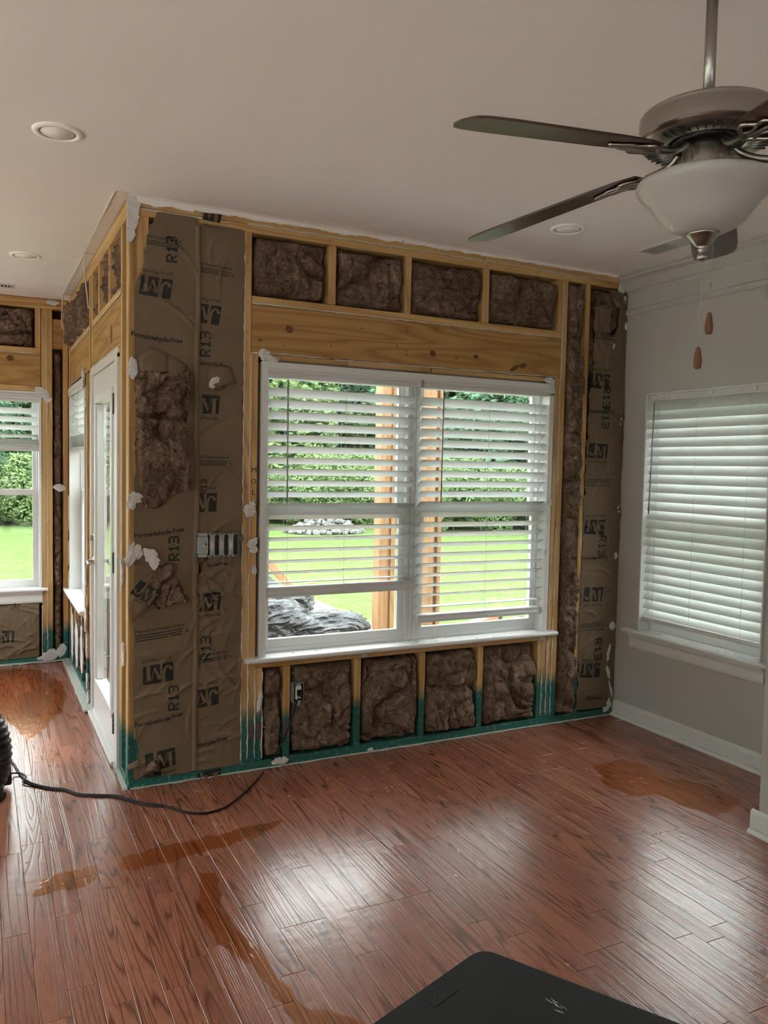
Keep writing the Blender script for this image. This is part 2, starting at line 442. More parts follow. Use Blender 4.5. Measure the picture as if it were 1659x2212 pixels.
while X0-(k+1)*PW > XL:
    x = X0-(k+1)*PW; add_box(bm, x+.0005, x+PW-.0005, YB, D-.01, -.006, -.0005); k += 1
k = 0
while X0+k*PW < W-.01:
    x = X0+k*PW; add_box(bm, x+.0005, x+PW-.0005, YB, -3.95, -.006, -.0005); k += 1
pf = link('plank_field', me_of(bm), M['floor'], floor); pf['kind'] = 'stuff'

ceiling = tag(link('ceiling', prism(LSHAPE, H, H+.12), M['ceil_paint']), 'flat painted ceiling with recessed lights and a fan', 'ceiling', kind='structure')
# pale unpainted band where the crown moulding was taken off
bm = bmesh.new(); add_box(bm, -.056, .004, -.036, 1.16, H-.0025, H+.001); link('unpainted_band', me_of(bm), M['raw_board'], ceiling)
bm = bmesh.new(); add_box(bm, -.050, .004, 1.163, 2.50, H-.0045, H+.001); link('unpainted_band', me_of(bm), M['raw_board'], ceiling)
bm = bmesh.new(); add_box(bm, .005, W-.05, -.034, .004, H-.002, H+.001); link('unpainted_band', me_of(bm), M['ceil_paint'], ceiling)
for xx, y0, y1 in ((-.0575, -.037, .35), (-.052, 1.17, 2.5)):
    bm = bmesh.new(); add_box(bm, xx, xx+.002, y0, y1, H-.006, H+.001); link('paint_edge', me_of(bm), M['gypsum'], ceiling)

def lum(parent, name, u0, u1, z0, z1, y0=0.0, y1=.089, mat=None):
    if mat is None: mat = M['pine_z'] if (z1-z0) > (u1-u0) else M['pine_x']
    return box(name, u0, u1, y0, y1, z0, z1, mat, parent, .0022)
def bead(parent, u0, z0, u1, z1, y=-.002, r=.0042, gap=()):
    n = max(4, int(math.hypot(u1-u0, z1-z0)/.03)); pts, rad = [], []
    for k in range(n+1):
        t = k/n; pts.append((u0+(u1-u0)*t+rnd.uniform(-.002, .002), y, z0+(z1-z0)*t+rnd.uniform(-.002, .002))); rad.append(r*rnd.uniform(.35, 1.15))
    return tube('adhesive_bead', pts, rad, M['caulk'], parent, 5)
def scrap(parent, u, z, w, h, seed, y=-.012, t=.011, tilt=0.0, mat='gypsum', name='drywall_scrap', lean=0.0):
    r_ = random.Random(seed); n = 24; poly = []
    for k in range(n):
        a = 2*math.pi*k/n; q = .86+.26*float(fbm([[math.cos(a)*1.7+seed, math.sin(a)*1.7, 0]], 3, seed)[0])+r_.uniform(-.07, .07); poly.append((math.cos(a)*w/2*q, math.sin(a)*h/2*q))
    bm = bmesh.new()
    f0 = [bm.verts.new((a, r_.uniform(-.003, .003), b)) for a, b in poly]; f1 = [bm.verts.new((a*r_.uniform(.78, .98), t+r_.uniform(-.003, .003), b*r_.uniform(.78, .98))) for a, b in poly]
    c0 = bm.verts.new((r_.uniform(-.2, .2)*w, -.002-r_.random()*.003, r_.uniform(-.2, .2)*h)); c1 = bm.verts.new((0, t, 0))
    for k in range(n):
        j = (k+1) % n; bm.faces.new([f0[k], f0[j], c0]); bm.faces.new([f1[j], f1[k], c1]); bm.faces.new([f0[j], f0[k], f1[k], f1[j]])
    bmesh.ops.recalc_face_normals(bm, faces=bm.faces[:])
    o = link(name, me_of(bm), M[mat], parent); o.location = (u, y, z); o.rotation_euler = (lean, tilt, 0); return o
def scrap_px(parent, px, py, w, h, seed, **k):
    p = at(px, py, 1, 0.0); return scrap(parent, p.x, p.z, w, h, seed, **k)

# ---- the opened window wall
wf = thing('wall_front', 'opened window wall with bare pine studs, plates and header', 'wall', kind='structure')
link('sheathing', holes_panel(.09, W+.1, -.05, H, [(.640, 2.437, .56, 2.055)], .089, .103), M['sheath'], wf)
lum(wf, 'top_plate', .012, 1.93, 2.700, 2.740); lum(wf, 'top_plate', 1.932, W, 2.700, 2.740)
lum(wf, 'top_plate', .012, .992, 2.662, 2.699); lum(wf, 'top_plate', .994, 2.30, 2.662, 2.699); lum(wf, 'top_plate', 2.302, W, 2.662, 2.699)
lum(wf, 'bottom_plate', .012, 1.36, .001, .045); lum(wf, 'bottom_plate', 1.362, W, .001, .045)
lum(wf, 'stud', .012, .046, .045, 2.662)
lum(wf, 'stud', .300, .336, .045, 2.662)
lum(wf, 'stud', .549, .586, .045, 2.662)
lum(wf, 'stud', .587, .624, .045, 2.088)
lum(wf, 'stud', .625, .662, .045, .520)
lum(wf, 'rough_sill', .625, 2.378, .520, .553)
lum(wf, 'header', .588, 2.486, 2.092, 2.324, y0=.002, mat=M['header_x'])
lum(wf, 'header_plate', .588, 2.486, 2.325, 2.362)
for a, b in ((.990, 1.030), (1.430, 1.467), (1.926, 1.966), (2.452, 2.486)): lum(wf, 'stud', a, b, 2.363, 2.661)
for a, b in ((.775, .811), (1.173, 1.211), (1.572, 1.606), (1.953, 1.990)): lum(wf, 'stud', a, b, .046, .519)
for a, b in ((2.379, 2.412), (2.413, 2.447), (2.448, 2.482)): lum(wf, 'stud', a, b, .046, .552 if a < 2.42 else 2.091)
lum(wf, 'stud', 2.487, 2.524, .046, 2.661)
lum(wf, 'stud', 2.660, 2.694, .046, 2.661)
lum(wf, 'stud', 2.950, 2.988, .046, 2.661)
for a, b in ((.64, 1.10), (1.106, 1.60), (1.608, 2.40)): lum(wf, 'head_trimmer', a, b, 2.062, 2.087, y0=.006, y1=.08)
for args in ((.56, 2.701, 2.95, 2.701), (.59, 2.326, 2.488, 2.326), (.59, 2.088, 1.0, 2.090), (1.03, 2.086, 2.46, 2.092), (2.488, 2.64, 2.487, 2.05), (2.484, 2.05, 2.483, .06),
             (.551, 2.66, .553, .06), (.586, 2.08, .587, .06), (.624, .51, .625, .06), (.661, .5, .662, .06), (2.447, .52, 2.447, .06), (2.412, .52, 2.412, .06), (.05, 2.692, .5, 2.694)):
    bead(wf, *args)
# ragged strip of board still stuck under the ceiling
def ragged_strip(parent, u0, u1, z0, z1, seed, y0=-.012, y1=0.0, amp=.012, name='drywall_strip', mat='gypsum'):
    r_ = random.Random(seed); n = max(6, int((u1-u0)/.02)); v, f = [], []
    for k in range(n+1):
        u = u0+(u1-u0)*k/n; zz = z0+amp*(float(fbm([[u*16, seed, 0]], 3, seed)[0]))
        v += [(u, y0, z1), (u, y0, zz), (u, y1, zz+r_.uniform(-.004, .004)), (u, y1, z1)]
    for k in range(n):
        a = k*4; b = a+4
        f += [(a, a+1, b+1, b), (a+1, a+2, b+2, b+1), (a+2, a+3, b+3, b+2), (a+3, a, b, b+3)]
    f += [(0, 3, 2, 1), (n*4, n*4+1, n*4+2, n*4+3)]
    return link(name, pyd(v, f), M[mat], parent)
ragged_strip(wf, .30, 1.40, 2.724, 2.743, 3, amp=.006, mat='ceil_paint'); ragged_strip(wf, 1.41, 2.93, 2.728, 2.743, 4, amp=.003, mat='ceil_paint')
ragged_strip(wf, .0, .30, 2.712, 2.743, 5, amp=.008, mat='ceil_paint')
# corner piece of board hanging on the outside corner
def ragged_corner(parent):
    v, f = [], []; r_ = random.Random(9); n = 34
    for k in range(n+1):
        z = 2.742-.205*k/n; u = .048+.011*float(fbm([[z*34, 2.2, 0]], 4, 5)[0])-(.030*max(0, k-24)/10)
        v += [(-.001, -.013, z), (u, -.013, z), (u, -.001, z), (-.001, -.001, z)]
    for k in range(n):
        a = k*4; b = a+4
        for q in range(4): f.append((a+q, a+(q+1) % 4, b+(q+1) % 4, b+q))
    f += [(0, 1, 2, 3), (n*4+3, n*4+2, n*4+1, n*4)]
    bm = bmesh.new(); vv = [bm.verts.new(c) for c in v]
    for q in f: bm.faces.new([vv[j] for j in q])
    bmesh.ops.recalc_face_normals(bm, faces=bm.faces[:])
    return link('drywall_corner', me_of(bm), M['gypsum'], parent)
ragged_corner(wf)
for k, (px, py, w, h, tl) in enumerate(((572, 768, .085, .075, .3), (590, 776, .07, .03, 0), (1186, 822, .085, .05, .2), (1192, 836, .03, .08, 0), (538, 1104, .075, .07, .5), (543, 1092, .05, .04, 1.2),
        (543, 1172, .07, .045, 2.4), (546, 1186, .05, .04, 0), (548, 1232, .03, .06, 0), (284, 796, .05, .105, .1), (292, 1075, .075, .05, .3), (283, 1090, .05, .05, .2), (283, 1197, .055, .12, .2),
        (297, 1190, .05, .09, 0), (1342, 622, .06, .085, .3), (1348, 648, .03, .05, 0), (1322, 748, .03, .05, .2), (1338, 905, .035, .10, .1), (1334, 1098, .025, .06, .1), (1350, 706, .02, .05, 0),
        (1328, 1200, .03, .05, .1), (1320, 1350, .05, .06, .5), (1312, 1410, .028, .14, .14), (1310, 1450, .035, .09, -.3), (1317, 1490, .02, .14, -.3), (1308, 1520, .09, .10, .3), (612, 1640, .05, .04, 0), (598, 1643, .07, .045, 0),
        (560, 1512, .022, .14, .1), (1168, 1378, .05, .03, 0), (785, 1414, .04, .025, 0), (800, 1618, .04, .02, 0), (1186, 1085, .03, .05, 0), (1177, 1193, .03, .04, 0))):
    scrap_px(wf, px, py, w, h, 40+k, tilt=tl)
scrap_px(wf, 326, 1203, .062, .125, 90, tilt=-.5, t=.03, y=-.03)
for a, b in ((.590, .620), (.630, .660)):
    bm = bmesh.new(); add_box(bm, a, b, -.0035, -.0005, .165, .245); link('nail_plate', me_of(bm), M['tape'], wf)
bm = bmesh.new(); add_box(bm, .776, .810, -.0035, -.0005, .15, .235); link('nail_plate', me_of(bm), M['tape'], wf)
tube('yellow_cable', catmull([(.66, .012, .222), (.69, -.006, .214), (.72, -.004, .222), (.78, .012, .228)], 6), .004, M['red_wire'], wf, 6)
# dusty strip of debris along the foot of the wall
ragged_strip(wf, .02, W-.02, .002, .007, 21, y0=-.009, y1=.0, amp=.002, name='plaster_dust', mat='dust')
# nails and screw heads left in the timber
nail = lathe_me([(0, -.004), (.004, -.004), (.0045, -.002), (.003, .001)], 8); nail.materials.append(M['marker'])
for k in range(70):
    u = rnd.choice([.567, .60, 1.01, 1.45, 1.945, 2.47, 2.505, 2.43, rnd.uniform(.6, 2.48), rnd.uniform(.6, 2.48)]); z = rnd.uniform(.1, 2.68)
    if .68 < u < 2.42: z = rnd.choice([rnd.uniform(2.1, 2.32), 2.345, 2.68, rnd.uniform(2.4, 2.65) if u in (1.01, 1.45, 1.945) else 2.15, .535])
    o = bpy.data.objects.new('screw_head', nail); COL.objects.link(o); o.parent = wf; o.location = (u, -.0005, z); o.rotation_euler = (R(90), 0, 0)

def knot(parent, u, z, w, h, y=.0, tilt=0.0):
    bm = bmesh.new(); n = 22; r2 = random.Random(int(u*977+z*31)); ring = []
    for sc_, yy in ((1.0, -.0004), (.72, -.0011), (.40, -.0009)):
        ring.append([bm.verts.new((math.cos(6.2832*k/n)*w/2*sc_*r2.uniform(.9, 1.1), yy, math.sin(6.2832*k/n)*h/2*sc_*r2.uniform(.9, 1.1))) for k in range(n)])
    for a, b in zip(ring, ring[1:]):
        for k in range(n): bm.faces.new([a[k], b[k], b[(k+1) % n], a[(k+1) % n]])
    bm.faces.new(ring[-1][::-1]); bmesh.ops.recalc_face_normals(bm, faces=bm.faces[:])
    o = link('knot', me_of(bm), M['knot'], parent); o.location = (u, y, z); o.rotation_euler = (0, tilt, 0)
for px, py, w, h, tl in ((625, 711, .040, .036, .4), (935, 764, .034, .034, 0), (1028, 771, .030, .022, 0), (1112, 795, .075, .026, -.5), (1130, 790, .05, .03, -.3), (562, 735, .018, .012, 0)):
    p = at(px, py, 1, .002); knot(wf, p.x, p.z, w, h, .0018, tl)

# ---- the nook's side wall (door and narrow window), framing plane x = 0.008; local x = -y
ws = thing('wall_side', 'opened nook wall of bare studs around the glass door', 'wall', (.008, 0, 0), R(-90), kind='structure')
link('sheathing', holes_panel(-D-.1, -.09, -.05, H, [(-1.285, -.34, .0, 2.05), (-2.612, -1.634, .56, 2.075)], .089, .103), M['sheath'], ws)
def lumY(name, ya, yb, z0, z1, **k): return lum(ws, name, -yb, -ya, z0, z1, **k)
lumY('top_plate', .05, D, 2.700, 2.740); lumY('top_plate', .05, D, 2.662, 2.699)
lumY('bottom_plate', .05, .25, .001, .045); lumY('bottom_plate', 1.33, D, .001, .045)
lumY('stud', .0, .036, .045, 2.662, y0=.0); lumY('stud', .185, .222, .045, 2.662); lumY('stud', .224, .256, .045, 2.10)
lumY('header', .19, 1.30, 2.107, 2.342, y0=.003, mat=M['header_x']); lumY('header_plate', .19, 1.30, 2.343, 2.380)
lumY('header', 1.48, 2.62, 2.107, 2.342, y0=.003, mat=M['header_x']); lumY('header_plate', 1.48, 2.62, 2.343, 2.380)
for a in (1.31, 1.42, 2.655): lumY('stud', a, a+.038, .045, 2.661)
lumY('stud', 2.69, 2.727, .045, 2.661)
for a in (.60, 1.00, 1.75, 2.15): lumY('stud', a, a+.038, 2.381, 2.661)
lumY('stud', 1.585, 1.622, .045, 2.10); lumY('rough_sill', 1.60, 2.62, .50, .535)
for a in (1.9, 2.3): lumY('stud', a, a+.038, .046, .499)
for a, za, b_, zb in ((-.2, 2.104, -1.3, 2.104), (-1.48, 2.104, -2.6, 2.104), (-.2, 2.345, -1.3, 2.345), (-1.48, 2.345, -2.6, 2.345)): bead(ws, a, za, b_, zb)
for k, (u, z, w, h, y) in enumerate(((-1.64, 2.075, .09, .14, -.02), (-1.60, 1.93, .03, .22, -.01), (-2.63, 1.15, .03, .3, -.012), (-2.64, .85, .04, .22, -.012), (-2.62, .62, .05, .2, -.012), (-1.60, .78, .05, .2, -.01),
        (-1.56, .55, .10, .18, -.015), (-1.50, .38, .08, .2, -.015), (-1.44, .16, .08, .13, -.02), (-1.38, .08, .09, .08, -.02), (-.14, 1.02, .06, .16, -.01), (-.1, .62, .05, .14, -.01), (-.30, .29, .05, .1, -.01), (-1.8, .30, .16, .44, -.012), (-2.1, .28, .2, .42, -.012), (-2.4, .27, .2, .4, -.012))):
    scrap(ws, u, z, w, h, 200+k, y=y)
ragged_strip(ws, -D, -1.30, .004, .020, 31, y0=-.05, y1=.0, amp=.004, name='plaster_dust', mat='dust')
ragged_strip(ws, -.33, -.0, .004, .012, 32, y0=-.022, y1=.0, amp=.005, name='plaster_dust', mat='dust')

# ---- far wall of the nook
wr = thing('wall_far', 'opened far wall of the nook with bare studs', 'wall', (0, D, 0), 0, kind='structure')
link('sheathing', holes_panel(-1.25, .10, -.05, H, [(-1.10, -.20, .56, 2.05)], .089, .103), M['sheath'], wr)
lum(wr, 'top_plate', -1.25, .0, 2.700, 2.740); lum(wr, 'top_plate', -1.25, .0, 2.668, 2.699); lum(wr, 'bottom_plate', -1.25, 0, .001, .045)
lum(wr, 'stud', -.183, -.146, .045, 2.667); lum(wr, 'stud', -.145, -.107, .045, 2.667); lum(wr, 'stud', -.032, .004, .045, 2.667)
lum(wr, 'header', -1.2, -.186, 2.093, 2.335, mat=M['header_x']); lum(wr, 'header_plate', -1.2, -.186, 2.336, 2.373)
lum(wr, 'stud', -.62, -.585, 2.374, 2.667); lum(wr, 'stud', -.224, -.187, 2.374, 2.667)
lum(wr, 'blocking', -.105, -.034, 2.38, 2.60, y0=.012, mat=M['header_x']); lum(wr, 'rough_sill', -1.1, -.186, .46, .50); lum(wr, 'stud', -.64, -.60, .046, .459)
lum(wr, 'head_trimmer', -1.12, -.187, 2.052, 2.092)
bead(wr, -.145, 2.62, -.146, .06); bead(wr, -.183, .44, -.184, .06); bead(wr, -1.1, 2.332, -.19, 2.332)
for k, (px, py, w, h) in enumerate(((88, 845, .11, .07), (96, 853, .08, .05), (102, 862, .06, .06), (128, 1054, .10, .06), (112, 1412, .14, .10), (132, 1405, .08, .12), (100, 1420, .14, .05), (114, 655, .09, .05))):
    p = at(px, py, 1, D); scrap(wr, p.x, p.z, w, h, 300+k)
p = at(22, 773, 1, D); knot(wr, p.x, p.z, .05, .04, -.0002)
knot(ws, -.55, 2.20, .07, .10, .0028)
ragged_strip(wr, -1.2, .0, .004, .014, 33, y0=-.018, y1=0, amp=.004, name='plaster_dust', mat='dust')
wfp = tag(link('wall_outer', holes_panel(XL, -1.25, -.05, H, [(-2.75, -1.55, .56, 2.06), (-4.0, -2.95, .56, 2.06)], 0, .1), M['wall_paint']), 'painted stretch of the far wall beyond the nook', 'wall', kind='structure')
wfp.location = (0, D, 0)

# ---- right wall, its recess and the pier nearer the camera
wrt = tag(link('wall_right', holes_panel(-.012, 1.62, 0, H, [(.192, 1.062, .575, 2.012)], 0, .12), M['wall_paint']), 'greige painted right wall with a window', 'wall', kind='structure')
wrt.location = (W, 0, 0); wrt.rotation_euler = (0, 0, R(-90))
wst = tag(box('wall_pier', 2.372, W+.1, YB, -1.56, 0, H, M['wall_paint'], None, .003), 'greige wall end at the right edge near the camera', 'wall', kind='structure')
wbk = tag(link('wall_back', holes_panel(XL-.1, 2.40, 0, H, [(-4.0, -1.6, .08, 2.2), (-1.3, 2.2, .08, 2.2)], -.12, 0), M['wall_paint']), 'painted wall behind the camera with added wide windows', 'wall', kind='structure')  # out of view; these wide openings are added to brighten the room
wbk.location = (0, YB, 0)
wlf = tag(link('wall_left', holes_panel(YB-.1, D+.1, 0, H, [(-6.6, -3.2, .08, 2.45), (-2.9, .3, .06, 2.45), (.6, 2.5, .4, 2.3)], -.12, 0), M['wall_paint']), 'painted outer wall of the dining side with added windows', 'wall', kind='structure')  # unseen side wall, glazed this broadly to let more daylight in
wlf.location = (XL, 0, 0); wlf.rotation_euler = (0, 0, R(90))
for loc, rot, sx, sy in (((-2.8, YB-.13, 1.14), (R(90), 0, 0), 2.4, 2.12), ((.45, YB-.13, 1.14), (R(90), 0, 0), 3.5, 2.12),
        ((XL-.13, -4.9, 1.265), (R(90), 0, R(-90)), 3.4, 2.37), ((XL-.13, -1.3, 1.255), (R(90), 0, R(-90)), 3.2, 2.39), ((XL-.13, 1.55, 1.35), (R(90), 0, R(-90)), 1.9, 1.9),
        ((1.55, .16, 1.31), (R(-90), 0, 0), 1.78, 1.5), ((-.65, D+.15, 1.31), (R(-90), 0, 0), .92, 1.5), ((-2.15, D+.15, 1.31), (R(-90), 0, 0), 1.2, 1.5), ((-3.47, D+.15, 1.31), (R(-90), 0, 0), 1.05, 1.5),
        ((W+.16, -.627, 1.29), (R(90), 0, R(90)), .87, 1.44), ((.15, .81, 1.03), (R(90), 0, R(90)), .92, 2.05), ((.15, 2.12, 1.31), (R(90), 0, R(90)), .97, 1.5)):
    portal(loc, rot, sx, sy)

# ---- baseboards, crown moulding
BASEP = [(0, 0), (-.030, 0), (-.030, .006), (-.022, .018), (-.014, .022), (-.014, .080), (-.011, .092), (-.004, .100), (0, .101)]
def bboard(name, label, loc, rz, L):
    r_ = thing(name, label, 'baseboard', loc, rz, kind='structure')
    link('board', sweep_me([(a, b) for a, b in BASEP if a > -.02]+[], L), M['white_trim'], r_)
    link('quarter_round', sweep_me([(-.014, 0), (-.032, 0), (-.031, .007), (-.026, .014), (-.014, .019)], L), M['white_trim'], r_); return r_
bboard('baseboard_right', 'white baseboard with quarter round along the right wall', (W, -.002, 0), R(-90), 1.556)
bboard('baseboard_pier', 'white baseboard on the wall end by the right edge', (2.372, -1.53, 0), R(-90), 3.4)
cr = [(0, 0), (0, -.24), (-.012, -.24), (-.020, -.228), (-.020, -.212), (-.010, -.205), (-.008, -.20), (-.008, -.115), (-.014, -.10), (-.024, -.092), (-.052, -.045), (-.064, -.036), (-.076, -.030), (-.080, -.018), (-.092, -.012), (-.094, 0)]
c1 = link('trim_1', sweep_me(cr, 1.556), M['wall_paint']); c1.location = (W, -.004, H); c1.rotation_euler = (0, 0, R(-90))
tag(c1, 'stepped crown moulding at the top of the right wall', 'moulding', kind='structure')

# ================================================================== INSULATION
def batt_mesh(u0, u1, z0, z1, seed, bulge=.03, back=.082, front=.022, step=.0065, rough=1.0, wob=.020, vert=1.0):
    nu = max(8, int((u1-u0)/step)); nw = max(8, int((z1-z0)/step))
    s = np.linspace(0, 1, nu+1); t = np.linspace(0, 1, nw+1); S, T = np.meshgrid(s, t)
    U = u0+(u1-u0)*S; Z = z0+(z1-z0)*T
    es = np.clip(np.minimum(S, 1-S)*(u1-u0)/.030, 0, 1); et = np.clip(np.minimum(T, 1-T)*(z1-z0)/.030, 0, 1)
    pr = np.sqrt(np.clip(1-(1-es)**2, 0, 1))*np.sqrt(np.clip(1-(1-et)**2, 0, 1))
    P = p3(U, Z*vert, 1, seed*3.7)
    W1 = fbm(P*5, 2, seed); W2 = fbm(P*5+40, 2, seed+3)
    Pw = P+np.stack([W1, W2, W1*0], 1)*.035
    cv = vnoise(Pw*4.3+21, seed+15); cv2 = vnoise(Pw*8.5+5, seed+16)
    n = -.034*np.exp(-(cv/.075)**2)-.018*np.exp(-(cv2/.06)**2)+.030*np.abs(vnoise(Pw*9, seed+1)) + .021*np.abs(vnoise(Pw*21, seed+2)) + .010*np.abs(vnoise(Pw*48, seed+4))*rough + .004*vnoise(Pw*95, seed+5)*rough + .0022*vnoise(Pw*190, seed+6)*rough
    n = n.reshape(S.shape)
    big = (vnoise(P*3.1+9, seed+8)*.012).reshape(S.shape)
    Y = back-(back-front)*pr-(bulge*.55+n*1.15+big)*pr
    du = (vnoise(p3(Z, S, 14, seed)+3, seed+11)*wob).reshape(S.shape)*(np.abs(S-.5)*2)**3; dz = (vnoise(p3(U, T, 14, seed)+8, seed+12)*wob).reshape(S.shape)*(np.abs(T-.5)*2)**3
    U = U-np.sign(S-.5)*np.abs(du); Z = Z-np.sign(T-.5)*np.abs(dz)
    v = np.stack([U, Y, Z], -1).reshape(-1, 3)
    idx = np.arange((nu+1)*(nw+1)).reshape(nw+1, nu+1)
    q = np.stack([idx[:-1, :-1], idx[:-1, 1:], idx[1:, 1:], idx[1:, :-1]], -1).reshape(-1, 4)
    return v, q
def wisp_mesh(v, n, seed):
    r_ = np.random.RandomState(seed); out, f = [], []
    for k in range(n):
        p = Vector(v[r_.randint(len(v))]); a = r_.uniform(0, 6.28); L = r_.uniform(.012, .05); c = r_.uniform(-2.2, 2.2); w = r_.uniform(.00025, .00055)
        pts = []
        for j in range(6):
            pts.append(p+Vector((math.cos(a), 0, math.sin(a)))*0); p = p+Vector((math.cos(a)*L/5, -math.sin(j/5*math.pi)*.002+(.0015 if j > 2 else -.0015), math.sin(a)*L/5)); a += c/5+r_.uniform(-.25, .25)
        for j, q in enumerate(pts):
            d = (pts[min(j+1, 5)]-pts[max(j-1, 0)]); nn = Vector((-d.z, 0, d.x)).normalized()*w
            out += [q+nn+Vector((0, -.005, 0)), q-nn+Vector((0, -.005, 0))]
        b = k*12
        for j in range(5): f.append((b+j*2, b+j*2+1, b+j*2+3, b+j*2+2))
    return pyd(out, f)
def insul(label, u0, u1, z0, z1, seed, loc=(0, 0, 0), rz=0.0, wisps=90, group=None, **k):
    v, q = batt_mesh(u0, u1, z0, z1, seed, **k)
    cu, cz = (u0+u1)/2, z0
    v = v-np.array([cu, 0, cz])
    o = link('insulation_batt', pyd(v, q, smooth=True), M['batt'])
    m = Matrix.Translation(loc) @ Matrix.Rotation(rz, 4, 'Z') @ Matrix.Translation((cu, 0, cz)); o.matrix_world = m
    tag(o, label, 'insulation', group)
    w = link('fibre_wisps', wisp_mesh(v, wisps, seed), M['wisp'], o); w['kind'] = 'stuff'
    return o
top = ('brown glass wool batt above the header, nearest the kraft paper', 'brown glass wool batt above the header, second from the kraft paper', 'brown glass wool batt above the header, third from the kraft paper', 'brown glass wool batt above the header, nearest the right wall')
for k, (a, b) in enumerate(((.588, .988), (1.032, 1.428), (1.469, 1.924), (1.968, 2.450))):
    insul(top[k], a+.002, b-.002, 2.364, 2.658, 10+k, group='batts above the window header', bulge=.018, front=.030)
low = ('narrow crumpled batt under the window beside the doubled studs', 'brown batt under the window behind the outlet box', 'brown batt under the window, second of the four wide bays', 'brown batt under the window, third of the four wide bays', 'pale brown batt under the window, wide bay nearest the right wall')
for k, (a, b) in enumerate(((.664, .773), (.813, 1.171), (1.213, 1.570), (1.608, 1.951), (1.992, 2.372))):
    insul(low[k], a+.002, b-.002, .047, .512, 30+k, group='batts below the window sill', bulge=.032, front=.020, rough=.8)
insul('tall shaggy batt in the narrow bay left of the right kraft paper', 2.527, 2.658, .047, 2.655, 50, bulge=.055, front=.010, vert=.7, wisps=330)
sloc, srz = (.008, 0, 0), R(-90)
insul('dark batt strip in the slim bay beside the glass door', -.184, -.038, .05, 2.66, 60, sloc, srz, wisps=60, bulge=-.05, front=.055)
insul('torn batt above the glass door header', -1.30, -.225, 2.385, 2.655, 61, sloc, srz, bulge=-.01, front=.035, rough=1.5, group='batts above the nook wall header')
insul('loose batt spilling out above the narrow side window', -2.65, -1.46, 2.385, 2.665, 62, sloc, srz, bulge=.05, front=.010, rough=1.6, wob=.03, group='batts above the nook wall header')
insul('ragged batt scraps between the glass door and side window', -1.58, -1.46, .05, 2.12, 63, sloc, srz, bulge=-.02, front=.045)
insul('shredded batt below the narrow side window', -2.62, -1.62, .05, .49, 64, sloc, srz, bulge=-.02, front=.03)
insul('batt above the far nook window beside the doubled stud', -.58, -.226, 2.376, 2.664, 70, (0, D, 0), 0, bulge=.02)
insul('batt above the far nook window, left of its neighbour', -1.18, -.622, 2.376, 2.664, 73, (0, D, 0), 0, bulge=.02)
insul('narrow dark batt in the far corner of the nook', -.104, -.034, .05, 2.37, 71, (0, D, 0), 0, bulge=.01, front=.03)

